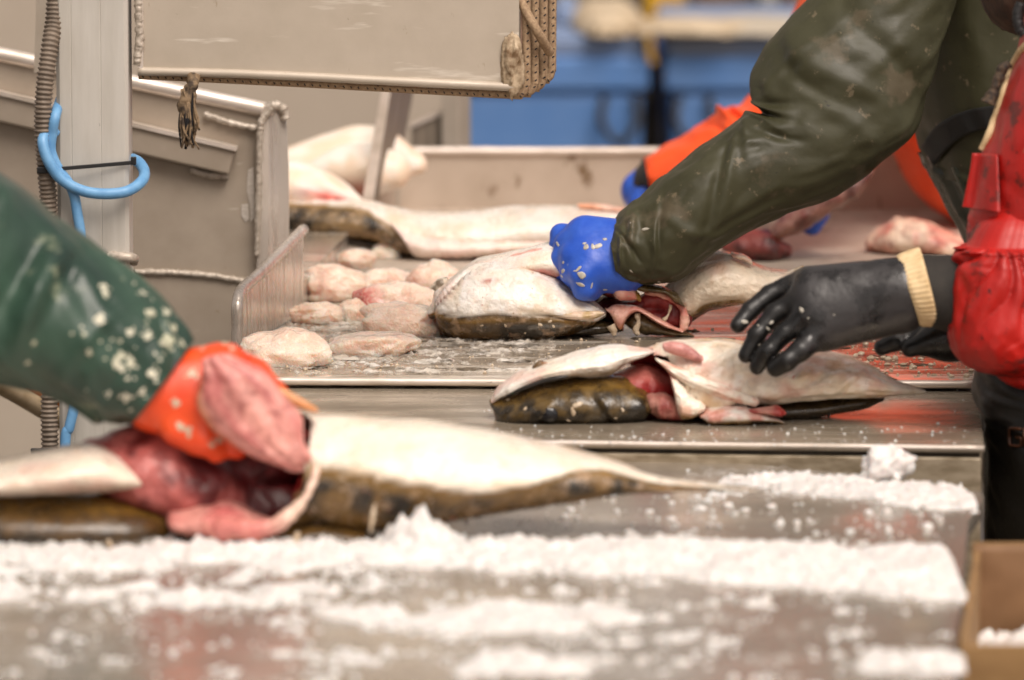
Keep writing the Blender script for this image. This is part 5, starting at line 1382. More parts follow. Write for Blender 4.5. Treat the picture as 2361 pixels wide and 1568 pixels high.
# ---- cardboard box with ice at the lower right
CARD = M('brown_paper', lin((134, 100, 68)), lin((110, 78, 50)), .6, .75, 0, 9, (1, 1, 1), (.35, .65), .003, 14)
CARD2 = M('cardboard', lin((152, 118, 76)), lin((128, 96, 58)), .75, None, 0, 14, (1, 1, 3), bump=.001)
xl_, xr_ = S((2238, 1260), .88)[0] + .004, S((2238, 1260), .88)[0] + .42
yb_, yf_ = V((2300, 1258), D((2300, 1258), 5.6)[1])[1], D((2300, 1485), 5.0)[1]
zb_, zf_ = D((2300, 1258), 5.6)[2], D((2300, 1485), 5.0)[2]
xlf = D((2203, 1485), 5.0)[0] + .004
bxo = empty('cardboard_box', (xl_ + .2, (yb_ + yf_) / 2, 0), 'open brown box lined with paper and filled with ice, lower right', 'box')
nx_, nz_ = 40, 24
Xg = np.linspace(0, 1, nx_); Zg = np.linspace(0, 1, nz_)
vv = []
for side in (0, 1):
    for i in Xg:
        for k in Zg:
            x = xl_ + (xr_ - xl_) * i; z = zb_ - .16 * (1 - k)
            p = np.array([[x, 0, z]])
            vv.append((x, yb_ + side * .006 + (.012 * float(fbm(p, 18, 4, 3)[0]) * (1 - k * .6)), z))
n0 = nx_ * nz_; ff = []
for i in range(nx_ - 1):
    for k in range(nz_ - 1):
        a = i * nz_ + k
        ff.append((a, a + nz_, a + nz_ + 1, a + 1)); a += n0; ff.append((a, a + 1, a + nz_ + 1, a + nz_))
    a = i * nz_ + nz_ - 1; ff.append((a, a + nz_, a + nz_ + n0, a + n0))
mk('paper_lining', vv, ff, CARD, bxo)
v, f = boxv(((xlf + xr_) / 2, yf_, zf_ - .2), (xr_ - xlf, .008, .4)); bevel(mk('front_wall', v, f, CARD2, bxo), .002)
v, f = prism([(xlf, yf_ + .005, zf_), (xl_ , yb_ - .002, zb_ - .004), (xl_, yb_ - .002, zb_ - .4), (xlf, yf_ + .005, zf_ - .4)], (.006, 0, 0)); mk('side_wall', v, f, CARD2, bxo, False)
v, f = boxv(((xl_ + xr_) / 2, yb_ + .02, zb_ - .2), (xr_ - xl_, .008, .4)); mk('back_wall', v, f, CARD2, bxo)
v, f = boxv((xr_, (yb_ + yf_) / 2, zf_ - .2), (.008, yb_ - yf_ - .02, .4)); mk('side_wall', v, f, CARD2, bxo)
v, f = boxv(((xl_ + xr_) / 2, (yb_ + yf_) / 2, zf_ - .404), (xr_ - xl_ + .04, yb_ - yf_ + .03, .008)); mk('base', v, f, CARD2, bxo)
pl = empty('timber_stand', ((xl_ + xr_) / 2, (yb_ + yf_) / 2, 0), 'timber stand under the brown box', 'stand')
zt2 = zf_ - .408
for a in (xl_ + .05, xr_ - .05):
    for b in (yf_ + .06, yb_ - .06):
        v, f = boxv((a, b, (zt2 - .02) / 2), (.05, .05, zt2 - .02)); mk('leg', v, f, WOOD, pl)
v, f = boxv(((xl_ + xr_) / 2, (yb_ + yf_) / 2, zt2 - .01), (xr_ - xl_, yb_ - yf_, .02)); mk('shelf', v, f, WOOD, pl)
icez = .79
def boxm(X, Y):
    return 1.0 * sstep(xlf + .01, xlf + .03, X) + 0 * Y
icefield('crushed_ice', 'ice filling the open brown box at lower right', boxm, xlf + .012, xr_ - .006, yf_ + .008, yb_ - .012, icez - .01, .004, .02, .1, 43)

# ================================================================== workers
def cloth(name, c, c2, rough=.4, r2=.55, spots=None, bump=.0008, bsc=70, mottle=.12, sc=9, coat=0.0, spec=.5):
    return M(name, lin(c), lin(c2), rough, r2, 0, sc, (1, 1, 1), (.38, .66), bump, bsc, None, mottle=mottle, spots=spots, coat=coat, spec=spec)
OLIVE = cloth('olive_oilskin', (67, 66, 45), (56, 55, 36), .62, .4, [(lin((84, 76, 58)), 11, .42, (1, 1, 1)), (lin((104, 94, 74)), 55, .37, (1, 1, 1)), (lin((30, 27, 20)), 90, .31, (1, 1, 1))], sc=12, spec=.35)
GREEN = cloth('green_oilskin', (28, 52, 44), (58, 86, 70), .3, .55, [(lin((128, 136, 112)), 11, .38, (1, 1, 1))], sc=7)
REDC = cloth('red_oilskin', (196, 30, 22), (164, 26, 22), .34, .5, [(lin((108, 30, 24)), 22, .43, (1, 1, 1.4)), (lin((52, 20, 18)), 70, .37, (1, 1, 1)), (lin((176, 92, 78)), 60, .31, (1, 1, 1))])
ORANGE = cloth('orange_oilskin', (250, 92, 36), (236, 78, 26), .35, .5, mottle=.05)
BLACKV = cloth('black_vinyl_apron', (15, 14, 14), (9, 9, 9), .3, .45, sc=14)
BLUEG = cloth('blue_rubber_glove', (38, 86, 198), (52, 100, 208), .34, .5, [(lin((120, 140, 190)), 90, .3, (1, 1, 1))], bump=.0006, bsc=200, sc=40, mottle=.06)
ORANGEG = cloth('orange_rubber_glove', (238, 84, 36), (222, 66, 28), .35, .5, sc=30, mottle=.06)
BLACKG = M('black_rubber_glove', None, lin((10, 10, 10)), .40, .16, 0, 26, (1, 1, 1), (.5, .6), .0006, 180, None, vcol=True, mottle=.1, spots=[(lin((70, 67, 66)), 90, .3, (1, 1, 1))])
NEOP = cloth('black_undersleeve', (34, 31, 28), (46, 42, 37), .8, None, bump=.0006, bsc=300, sc=60)
KNIT = M('cream_knit_cuff', lin((222, 196, 154)), lin((204, 176, 132)), .85, None, 0, 60, (1, 1, 1), (.4, .6), .0006, 400)
SKIN = M('weathered_skin', lin((196, 128, 104)), lin((178, 104, 84)), .5, None, 0, 60, sss=.1, bump=.0005, bsc=300)
HAIR = M('brown_hair', lin((74, 52, 38)), lin((46, 32, 24)), .7, None, 0, 90, (1, 1, .2))
BOOT = M('rubber_boot', (.02, .02, .02), None, .4)
BLKTRIM = M('black_trim', (.014, .014, .015), None, .55)

def crumple(seed, a=.004, b=.0015, kt=7, kth=1.6, sk=.6):
    """stiff oilskin: flat facets that meet in sharp creases running mostly along the sleeve"""
    def fn(L, P):
        w = .25 * fbm(np.stack([L.t * kt * .5, np.cos(L.th), np.sin(L.th)], 1), 1.0, seed + 21, 2)
        an = L.th + sk * L.t * 3 + w
        Q = np.stack([L.t * kt + w * 2, np.cos(an) * kth, np.sin(an) * kth], 1)
        n = lnoise(Q, .8, seed) + .5 * lnoise(Q, 1.9, seed + 5) + .25 * lnoise(Q, 4.1, seed + 9)
        return a * .8 * n + b * .8 * lnoise(Q, 3.0, seed + 7) + .0005 * fbm(P, 70, seed + 3, 3)
    return fn
def plus(*fs):
    return lambda L, P: sum(f(L, P) for f in fs)
def bvh(objs):
    out = []
    for o in objs:
        off = np.array(parent_world(o))
        out.append(BVHTree.FromPolygons([Vector(np.array(v.co) + off) for v in o.data.vertices], [tuple(p.vertices) for p in o.data.polygons]))
    return out
def hit(trees, p):
    rd = Vector(ray(*p)).normalized(); best = None
    for tr in trees:
        h = tr.ray_cast(Vector(CAM), rd)
        if h[0] is not None and (best is None or h[3] < best[3]): best = h
    return best
def strap(objs, rows, th, name, parent, mat, n=40, m=9, lift=.002):
    """a flat band laid on a surface: rows of (edge, other edge)"""
    tr = bvh(objs)
    Q = crom(np.array([list(a) + list(b) for a, b in rows]), n)
    top = np.zeros((n, m, 3)); last = None
    dep = np.full((n, m), np.nan)
    for i in range(n):
        for j in range(m):
            u = j / (m - 1); p = Q[i, :2] * (1 - u) + Q[i, 2:] * u
            h = hit(tr, p)
            if h is not None: dep[i, j] = (np.array(h[0]) - CAM)[1]
    dep[np.isnan(dep)] = np.nanmax(dep)
    for _ in range(2):
        d2_ = dep.copy(); d2_[1:-1] = (dep[:-2] + dep[2:] + dep[1:-1]) / 3; dep = np.minimum(d2_, dep)
    for i in range(n):
        for j in range(m):
            u = j / (m - 1); p = Q[i, :2] * (1 - u) + Q[i, 2:] * u
            r_ = ray(*p); top[i, j] = CAM + r_ * ((dep[i, j] - lift - th) / r_[1])
    A = top.reshape(-1, 3); B = A + (0, th, 0)
    v = np.vstack([A, B]); N = n * m; f = []
    for i in range(n - 1):
        for j in range(m - 1):
            a = i * m + j
            f.append((a, a + m, a + m + 1, a + 1)); f.append((a + N, a + N + 1, a + N + m + 1, a + N + m))
    for i in range(n - 1):
        for j in (0, m - 1):
            a = i * m + j; f.append((a, a + N, a + N + m, a + m) if j == 0 else (a, a + m, a + m + N, a + N))
    for i in (0, n - 1):
        for j in range(m - 1):
            a = i * m + j; f.append((a, a + 1, a + 1 + N, a + N) if i == 0 else (a, a + N, a + N + 1, a + 1))
    return mk(name, v, f, mat, parent)
def hand(name, fn, mat, parent, vs=.0022, it=2, col=None):
    lo, hi, g = fn
    v, f = surf(g, lo, hi, vs)
    v = relax(v, f, it)
    return mk(name, v, f, mat, parent, col=col(v) if col else None)
def bounds(pts, pad=.035):
    P = np.array(pts); return P.min(0) - pad, P.max(0) + pad
def legs(parent, x, y, ztop, mat, sep=.1):
    for s in (-1, 1):
        L = Loft([((x - .09, y + s * sep, ztop), (x + .09, y + s * sep, ztop), .085), ((x - .075, y + s * sep, ztop * .6), (x + .075, y + s * sep, ztop * .6), .075), ((x - .06, y + s * sep, ztop * .25), (x + .07, y + s * sep, ztop * .25), .065), ((x - .06, y + s * sep, .2), (x + .07, y + s * sep, .2), .065)], 0, 30, 24, crumple(int(x * 10) + 5, .006), raw=True)
        L.mk('trouser_leg', mat, parent)
        v, f = blob((x - .05, y + s * sep, .06), (.15, .055, .06), 3, .05, flat=0.0, pw=2.6); b = mk('boot', v, f, BOOT, parent)
        v, f = tube([(x, y + s * sep, .05), (x, y + s * sep, .14), (x, y + s * sep, .26)], [.055, .058, .066], 10, 16, False); mk('boot_shaft', v, f, BOOT, b)
def head(parent, c, fwd, tilt, mat_hat, beard=False, hood=False):
    fx = np.array([fwd[0], fwd[1], 0.0]); fx /= np.linalg.norm(fx)
    ct, st_ = math.cos(tilt), math.sin(tilt)
    F = fx * ct + np.array([0, 0, -st_]); U = fx * st_ + np.array([0, 0, ct]); Sd = np.cross(U, F)
    AX = np.stack([F, Sd, U])
    def g(P):
        Q = (P - c) @ AX.T
        s = ell(Q, (-.012, 0, .03), (.095, .076, .098))
        s = smin(s, ell(Q, (.028, 0, -.05), (.062, .056, .068)), .04)
        s = smin(s, cone(Q, (.082, 0, .02), (.108, 0, -.022), .010, .016), .012)
        s = smin(s, ell(Q, (.068, 0, -.062), (.022, .028, .012)), .01)
        s = smin(s, ell(Q, (.066, 0, -.098), (.024, .026, .02)), .02)
        for k in (-1, 1):
            s = -smin(-s, ell(Q, (.092, k * .033, .012), (.022, .02, .013)), .012)
            s = smin(s, ell(Q, (-.01, k * .08, 0), (.022, .009, .034)), .008)
        s = smin(s, cone(Q, (-.02, 0, -.04), (-.06, 0, -.19), .052, .06), .03)
        return s
    v, f = surf(g, c - .24, c + .2, .006); v = relax(v, f, 1)
    h = mk('head', v, f, SKIN, parent)
    for k in (-1, 1):
        v, f = blob(c + AX.T @ np.array([.078, k * .033, .012]), (.012, .012, .012), 1, 0, 1, 12, 16); mk('eye', v, f, M('eye_white', (.7, .68, .65), (.08, .05, .03), .15), h)
    def cap(P):
        Q = (P - c) @ AX.T
        s = ell(Q, (-.018, 0, .045), (.104, .085, .1))
        return np.maximum(s, -(Q[:, 2] - .045 - .25 * Q[:, 0] * (1 if not hood else .2) + (.0 if not hood else .16) * sstep(.02, -.06, Q[:, 0])))
    v, f = surf(cap, c - .2, c + .22, .006); mk('hat', v, f, mat_hat, h)
    if beard:
        def bd(P):
            Q = (P - c) @ AX.T
            s = ell(Q, (.056, 0, -.078), (.042, .046, .044)) + .004 * fbm(P, 120, 3, 3)
            return np.maximum(s, Q[:, 2] + .05)
        v, f = surf(bd, c - .2, c + .2, .005); mk('beard', v, f, HAIR, h)
    return h

# ---- worker in olive
dO = d2 - .012
pO = empty('person', (D((2400, 700), 7.35)[0], D((2400, 700), 7.35)[1], 0), 'worker in olive oilskins and black belt leaning in, blue glove on the cod', 'person')
sl = [(R3(48, 1290), R3(90, 1530), .048), (R3(85, 1215), R3(170, 1572), .052), (R3(180, 1130), R3(300, 1582), .055), (R3(290, 1035), R3(440, 1545), .058), (R3(480, 888), R3(650, 1385), .06), (R3(660, 748), R3(950, 1218), .062, .01), (R3(790, 648), R3(1220, 1110), .066, .02),
      (R3(868, 606), R3(1500, 930), .07, .03), (R3(836, 520), R3(1730, 745), .076, .045), (R3(846, 390), R3(1815, 530), .08, .06), (R3(960, 205), R3(1885, 290), .085, .07), (R3(1165, -5), R3(1965, 30), .085, .085), (R3(1420, -320), R3(2080, -280), .09, .1)]
Sl = Loft(sl, dO, 260, 130, pw=2.35, caps=(0, 0), disp=plus(crumple(12, .0048, .003, 8, 1.7), lambda L, P: folds(L.t, L.th, [
    (.585, 1.45, -.035, .016, .55, -.014), (.62, 1.3, -.03, .02, .6, .007), (.55, 1.2, -.05, .02, .5, .006), (.53, .6, -.08, .018, .5, -.005), (.48, .9, .06, .02, .6, .004),
    (.40, .3, .07, .014, .7, .0045), (.365, .2, .07, .012, .7, -.004), (.30, -.2, -.08, .012, .6, .004), (.24, .3, .06, .013, .6, -.0045), (.21, .0, .07, .012, .6, .004), (.14, .5, .05, .02, .5, .006), (.11, .3, -.06, .01, .5, -.005), (.07, .2, .06, .015, .5, .004),
    (.68, -.2, .12, .03, .8, .007), (.73, .2, .1, .02, .8, -.006), (.8, .4, .08, .025, .9, .007), (.86, .0, .1, .02, .8, -.006), (.66, .8, -.07, .018, .5, -.005)])))
jk = Sl.mk('sleeve', OLIVE, pO)
v, f = Loft([(R3(60, 1300), R3(98, 1520), .043), (R3(110, 1230), R3(180, 1540), .045), (R3(200, 1160), R3(300, 1500), .04)], dO, 12, 40, caps=(0, 1)).v, None
Li = Loft([(R3(52, 1296), R3(94, 1524), .046), (R3(100, 1225), R3(180, 1550), .046), (R3(200, 1160), R3(300, 1510), .04)], dO, 12, 40, caps=(0, 1)); Li.f = [tuple(reversed(q)) for q in Li.f]; Li.mk('sleeve_lining', M('dark_lining', lin((40, 38, 28)), None, .7), jk)
dT_ = 7.22
To = Loft([((2120, -420), (2440, -460), .12, .02), ((2060, -330), (2520, -330), .15), ((2050, -150), (2560, -130), .16), ((2075, 60), (2570, 90), .16), ((2098, 240), (2560, 260), .155), ((2120, 345), (2545, 350), .15), ((2140, 400), (2550, 400), .15)], dT_, 120, 90,
          plus(crumple(31, .007, .003, 4, 2.2), lambda L, P: folds(L.t, L.th, [(.62, 2.5, .02, .025, .5, .010), (.68, 2.4, .05, .02, .5, -.010), (.74, 2.5, -.06, .02, .5, .008), (.8, 2.4, -.05, .02, .6, -.008), (.86, 2.5, -.06, .02, .6, .008), (.56, 2.3, .03, .02, .4, -.012)])), caps=(1, 0))
tor = To.mk('jacket', OLIVE, pO)
GBIB = cloth('dark_green_bib', (46, 50, 32), (36, 40, 26), .22, .35, sc=20)
Tr = Loft([((2128, 352), (2548, 352), .152), ((2150, 410), (2560, 410), .16), ((2185, 480), (2570, 470), .165), ((2222, 545), (2580, 540), .165), ((2250, 640), (2590, 640), .165), ((2262, 800), (2600, 800), .17), ((2270, 1000), (2600, 1000), .17)], dT_ + .005, 90, 80,
          lambda L, P: .006 * np.sin(L.th * 17 + L.t * 4) * sstep(.7, .05, L.t) + crumple(9, .006, .003, 5, 2)(L, P), caps=(0, 0))
trs = Tr.mk('bib_trousers', GBIB, pO)
strap([tor, trs], [(Z4(447, 925), Z4(528, 1042)), (Z4(520, 815), Z4(600, 945)), (Z4(610, 745), Z4(690, 868)), (Z4(730, 695), Z4(780, 828)), (Z4(870, 668), Z4(890, 805)), (Z4(1100, 640), Z4(1110, 780))], .004, 'belt', pO, cloth('black_webbing', (14, 13, 13), (22, 21, 20), .7, None, bump=.0008, bsc=500), 50, 9, .004)
hipO = D((2440, 900), 7.3); legs(pO, hipO[0], hipO[1], .8, GBIB)
# far arm, reaching over the tray behind
Fa = Loft([((2150, -330), (2420, -300), .08), ((2080, -100), (2330, -60), .075), ((2060, 60), (2250, 90), .065), ((2040, 180), (2180, 230), .055)], 7.38, 40, 30, crumple(5, .006)); Fa.mk('sleeve', OLIVE, pO)
head(pO, D((2030, -520), 7.2), (-1, -.1), .7, OLIVE, False, True)
# blue glove
dg = dO - .004
q = lambda x, y, o=0.0: D(Z2(x, y), dg + o)
A_ = [q(1080, 330), q(760, 260), q(480, 250, .0), q(420, 240, .02)]
def blue(P):
    s = cone(P, q(1120, 360), q(640, 260, .012), .030, .026)
    s = smin(s, cone(P, q(1080, 480), q(640, 470, -.004), .030, .026), .02)
    s = smin(s, cone(P, q(1000, 620, -.004), q(720, 600, -.012), .026, .024), .02)
    fs = [([q(500, 250, .030), q(385, 235, .032), q(345, 330, .028)], [.0125, .0125, .0105]),
          ([q(560, 330, .012), q(440, 330, .010), q(385, 500, .006), q(400, 630, .012)], [.0150, .0135, .0125, .0108]),
          ([q(600, 430, -.006), q(500, 470, -.010), q(490, 640, -.012), q(545, 740, -.002)], [.0155, .0140, .0130, .0112]),
          ([q(680, 560, -.020), q(600, 660, -.026), q(620, 800, -.022), q(700, 830, -.01)], [.0160, .0145, .0130, .0112])]
    for p, r in fs:
        s = smin(s, chain(P, p, r), .0075)
    s = smin(s, chain(P, [q(820, 640, .03), q(700, 780, .03), q(620, 860, .02)], [.015, .014, .012]), .008)
    return s + .0006 * fbm(P, 90, 4, 3)
bl = hand('glove', (*bounds([q(1120, 360), q(330, 240), q(600, 860), q(400, 600, .04), q(640, 700, -.04)], .04), blue), BLUEG, pO, .0018)
flecks([bl, jk], [(Z2(*p), r_, a_) for p, r_, a_ in (((768, 350), .0055, .55), ((712, 358), .0038, .6), ((640, 365), .0042, .8), ((838, 280), .0028, .6), ((598, 655), .0055, .75), ((562, 590), .0045, .4), ((577, 755), .0052, .4), ((400, 615), .0035, .7), ((340, 330), .004, .4), ((1260, 175), .0052, .3), ((1115, 618), .003, .35), ((520, 612), .002, .4), ((700, 770), .004, .35), ((400, 525), .002, .8), ((840, 812), .003, .5), ((1108, 108), .0012, 1), ((1410, 730), .002, .5), ((625, 325), .0025, .6), ((385, 670), .0025, .6))], GREYFLECK, 'scale_flecks', bl, .12)

# ---- worker in red, near right
dR = 6.235
pR = empty('person', (D((2560, 900), dR + .1)[0], D((2560, 900), dR + .1)[1], 0), 'worker in red oilskins and black apron at the right edge, in black gloves', 'person')
RX = 2640
up_ = [((2470, -330), (2700, -360), .08), ((2410, -150), (RX + 40, -170), .10), ((2372, 20), (RX + 20, 0), .11), (Z4(1050, 360), (RX, 130), .11), (Z4(975, 560), (RX, 210), .108), (Z4(905, 760), (RX, 290), .104), (Z4(835, 950), (RX, 360), .098), (Z4(790, 1150), (RX, 430), .09), (Z4(745, 1320), (RX, 490), .085), (Z4(735, 1450), (RX, 540), .082), (Z4(730, 1600), (RX, 600), .08)]
Ur = Loft(up_, dR + .03, 130, 100, plus(crumple(41, .005, .003, 5, 2.0), lambda L, P: folds(L.t, L.th, [(.6, 2.75, .25, .03, .25, -.012), (.7, 2.55, .5, .03, .22, .008), (.55, 2.5, .4, .04, .25, .008), (.8, 2.6, .4, .03, .3, -.007), (.45, 2.6, .3, .03, .3, -.006)])), caps=(1, 0))
jr = Ur.mk('jacket', REDC, pR)
strap([jr], [(Z4(768, 962), Z4(925, 968)), (Z4(755, 1060), Z4(930, 1060)), (Z4(735, 1160), Z4(935, 1180)), (Z4(712, 1270), Z4(940, 1310)), (Z4(704, 1296), Z4(940, 1330))], .006, 'pocket_flap', jr, REDC, 24, 9, .004)
trj = bvh([jr])
def on(trees, p, off, dflt):
    h = hit(trees, p)
    return CAM + ray(*p) * ((((np.array(h[0]) if h else D(p, dflt)) - CAM)[1] - off) / ray(*p)[1])
# drawcord
cp_ = [on(trj, Z4(*p), .004, dR) for p in ((1200, 215), (1105, 285), (1055, 345), (1010, 440), (975, 540), (945, 640), (905, 750), (870, 850), (828, 940))]
ymin = [c[1] for c in cp_]
v, f = tube(cp_, .0042, 80, 10, True, .0004, 3, 200); mk('drawcord', v, f, KNIT, jr)
v, f = tube([D(Z4(*p), dR + .02) for p in ((1000, 395), (960, 430), (930, 500), (905, 570), (880, 620), (868, 650))], [.004, .006, .0055, .006, .008, .009], 50, 10, True, .0025, 3, 160); mk('knotted_cord', v, f, M('dark_cord', lin((44, 38, 34)), lin((88, 70, 52)), .8, None, 0, 200), jr)
v, f = tube([D(Z4(*p), dR + .01) for p in ((1075, 20), (1056, 70), (1052, 130), (1068, 185), (1095, 215))], .006, 60, 10, True, .001, 3, 400); mk('zip', v, f, BLKTRIM, jr)
# gathered cuff
pf = [(Z5(338, 30), Z5(760, 30), .05), (Z5(315, 55), Z5(770, 50), .056), (Z5(290, 90), Z5(780, 90), .062), (Z5(270, 170), Z5(790, 170), .068), (Z5(255, 300), Z5(795, 300), .072), (Z5(245, 440), Z5(795, 440), .074), (Z5(252, 540), Z5(790, 540), .07), (Z5(290, 610), Z5(780, 620), .06), (Z5(380, 662), Z5(740, 665), .045), (Z5(480, 685), Z5(680, 690), .025)]
def pleats(L, P):
    x = L.th + .35 * np.sin(L.t * 5 + 2 * L.th) + .15 * fbm(np.stack([L.t * 3, np.cos(L.th) * 2, np.sin(L.th) * 2], 1), 1, 4, 3)
    w = np.abs(np.sin(x * 9.5)) ** .7
    return (w - .6) * .010 * sstep(.0, .12, L.t) * sstep(.75, .25, L.t) + .004 * fbm(np.stack([L.t * 6, np.cos(L.th) * 2, np.sin(L.th) * 2], 1), 1, 9, 3) + .006 * np.exp(-((L.t - .1) / .05) ** 2) * np.abs(np.sin(x * 9.5 + .6))
Pf_ = Loft(pf, dR - .01, 130, 150, pleats); cuffR = Pf_.mk('gathered_cuff', REDC, jr)
# undersleeve, knit cuff, glove
Us = Loft([(Z3(1840, 92), Z3(1900, 660), .034), (Z3(2000, 85), Z3(2030, 720), .036), (Z3(2200, 85), Z3(2200, 760), .038), (Z3(2400, 100), Z3(2400, 760), .04)], dR, 30, 40, lump_disp(.0015, 40, 3)); Us.mk('undersleeve', NEOP, pR)
Kn = Loft([(Z3(1688, 92), Z3(1885, 690), .036), (Z3(1720, 70), Z3(1925, 702), .0385), (Z3(1800, 42), Z3(1985, 706), .0395), (Z3(1868, 22), Z3(2040, 704), .0395), (Z3(1885, 20), Z3(2052, 702), .037)], dR, 26, 240, lambda L, P: -.0005 + .0004 * np.sin(L.th * 46) + .0012 * fbm(P, 60, 3, 2), caps=(0, 0)); Kn.mk('knit_cuff', KNIT, pR)
q3 = lambda x, y, o=0.0: D(Z3(x, y), dR + o)
def black(P):
    s = cone(P, q3(1730, 330), q3(960, 330, .006), .026, .019)
    s = smin(s, cone(P, q3(1740, 420, -.004), q3(950, 480, -.006), .028, .021), .02)
    s = smin(s, cone(P, q3(1740, 520, -.002), q3(1000, 650, -.010), .022, .021), .02)
    s = smin(s, cone(P, q3(1700, 580, .0), q3(1060, 760, -.006), .018, .019), .02)
    s = smin(s, cone(P, q3(1650, 400, .0), q3(1790, 400, 0), .029, .029), .012)
    fg = None
    for p, r in (([q3(930, 290, .022), q3(600, 425, .020), q3(430, 565, .010), q3(325, 690, .002)], [.0135, .0104, .0096, .0086]),
                 ([q3(930, 420, .004), q3(640, 590, .000), q3(490, 770, -.006), q3(390, 950, -.006)], [.0135, .0102, .0094, .0082]),
                 ([q3(950, 590, -.012), q3(715, 765, -.016), q3(580, 915, -.020), q3(490, 1045, -.014)], [.0135, .0104, .0096, .0086]),
                 ([q3(1030, 750, -.012), q3(865, 905, -.030), q3(745, 1000, -.034), q3(645, 1060, -.028)], [.0140, .0112, .0102, .0092])):
        c_ = chain(P, p, r, .004); fg = c_ if fg is None else np.minimum(fg, c_)
    s = smin(s, fg, .009)
    # wrinkle at the wrist
    w = np.exp(-((np.linalg.norm(np.cross(P - q3(1470, 200), (q3(1640, 700) - q3(1470, 200)) / np.linalg.norm(q3(1640, 700) - q3(1470, 200))), axis=1)) / .003) ** 2)
    return s + .0022 * w + .0007 * fbm(P, 60, 4, 3)
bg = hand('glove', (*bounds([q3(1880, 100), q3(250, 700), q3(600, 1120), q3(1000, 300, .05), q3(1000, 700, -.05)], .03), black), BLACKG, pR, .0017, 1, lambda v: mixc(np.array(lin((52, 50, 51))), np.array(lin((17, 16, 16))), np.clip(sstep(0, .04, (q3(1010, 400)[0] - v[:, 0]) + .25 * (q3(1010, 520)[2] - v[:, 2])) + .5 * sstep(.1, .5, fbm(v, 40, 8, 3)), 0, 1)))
flecks([bg], [(Z3(*p), r_, a_) for p, r_, a_ in (((385, 660), .004, .5), ((870, 558), .0032, .6), ((612, 668), .003, .5), ((585, 720), .0028, .4), ((500, 690), .0015, .5), ((510, 860), .0018, .6), ((1150, 600), .0012, .5), ((930, 630), .0012, .8))], GREYFLECK, 'scale_flecks', bg, .15)
q4 = lambda x, y, o=0.0: D(Z3(x, y), dR + .085 + o)
def black2(P):
    s = chain(P, [q4(1560, 880), q4(1680, 830), q4(1900, 760, .01)], [.0088, .0095, .012])
    s = smin(s, chain(P, [q4(1800, 890, -.014), q4(1920, 850, -.014), q4(2150, 780, -.004)], [.0095, .0105, .013]), .006)
    s = smin(s, chain(P, [q4(1850, 800, .022), q4(2000, 780, .022), q4(2200, 760, .02)], [.009, .01, .012]), .006)
    s = smin(s, cone(P, q4(2150, 780), q4(2420, 740), .028, .032), .02)
    return s
hand('glove', (*bounds([q4(1500, 900), q4(2450, 740), q4(2000, 700, .04), q4(2000, 900, -.03)], .03), black2), BLACKG, pR, .0022, 2, lambda v: np.tile(np.array(lin((18, 17, 17))), (len(v), 1)))
v, f = tube([q4(2420, 740), q4(2650, 700), q4(2900, 500)], [.034, .045, .06], 20, 20); mk('sleeve', v, f, REDC, pR)
# torso, trousers, apron
Tq = Loft([((2620, -420), (2900, -440), .14, .1), ((2560, -250), (3000, -250), .19, .1), ((2540, 0), (3050, 0), .2, .1), ((2530, 300), (3080, 300), .19, .1), ((2540, 650), (3090, 650), .18, .1), ((2550, 900), (3090, 900), .18, .1)], dR + .02, 50, 60, crumple(51, .008)); Tq.mk('jacket_back', REDC, jr)
Ap = Loft([(Z5(385, 600), (2950, 830), .12), (Z5(372, 680), (2960, 870), .13), (Z5(368, 760), (2970, 930), .135), (Z5(385, 860), (2980, 980), .14), (Z5(412, 950), (2990, 1050), .145), (Z5(434, 1080), (2990, 1120), .15), (Z5(440, 1300), (2990, 1220), .15), (Z5(446, 1600), (2980, 1360), .15), ((2290, 1700), (2960, 1700), .15), ((2310, 2100), (2900, 2100), .14)], dR + .08, 110, 100, plus(crumple(61, .006, .004, 6, 2.4), lambda L, P: folds(L.t, L.th, [(.12, 2.7, .3, .02, .3, .010), (.18, 2.6, .3, .02, .3, -.010), (.25, 2.7, .25, .02, .3, .008)])), caps=(1, 0))
apr = Ap.mk('apron', BLACKV, pR)
hipR = D((2640, 1200), dR + .12); legs(pR, hipR[0] + .02, hipR[1], .6, BLACKV)
tra = bvh([apr])
LET = M('apron_lettering', lin((82, 44, 20)), lin((60, 30, 14)), .5)
def stroke(pts):
    return tube([on(tra, Z5(*p), .0015, dR) for p in pts], .0016, len(pts) * 4, 6, False)
v, f = join([stroke([(606, 962), (580, 958), (548, 958), (548, 1000), (550, 1042), (580, 1046), (608, 1044), (607, 1004), (582, 1002)]), stroke([(624, 956), (624, 1000), (626, 1044), (650, 1046)])])
mk('lettering', v, f, LET, apr)
head(pR, D((2368, -215), 6.5), (-1, .15), .55, BLKTRIM, True)

# ---- worker in orange, farther back
dQ = 8.0
pQ = empty('person', (D((2400, 700), 8.3)[0], D((2400, 700), 8.3)[1], 0), 'worker in orange oilskins and blue gloves bent over the rear tray', 'person')
so = [(R3(228, 905), R3(250, 1045), .045), (R3(262, 868), R3(330, 1090), .055), (R3(380, 798), R3(480, 1060), .065), (R3(520, 722), R3(640, 1000), .07), (R3(625, 655), R3(760, 940), .072), (R3(690, 595), R3(850, 880), .074), (R3(780, 590), R3(960, 820), .076), (R3(880, 480), R3(1080, 740), .078), (R3(1000, 260), R3(1260, 560), .082), (R3(1090, 60), R3(1400, 350), .086), (R3(1210, -180), R3(1560, 200), .09)]
Os = Loft(so, dQ, 130, 70, plus(crumple(71, .005, .003, 7, 1.5), lambda L, P: folds(L.t, L.th, [(.47, 1.3, -.06, .02, .5, .012), (.53, 1.2, -.05, .02, .5, -.012), (.58, 1.2, -.04, .02, .5, .008), (.4, .9, -.08, .02, .6, -.006)])), caps=(0, 1))
osl = Os.mk('sleeve', ORANGE, pQ)
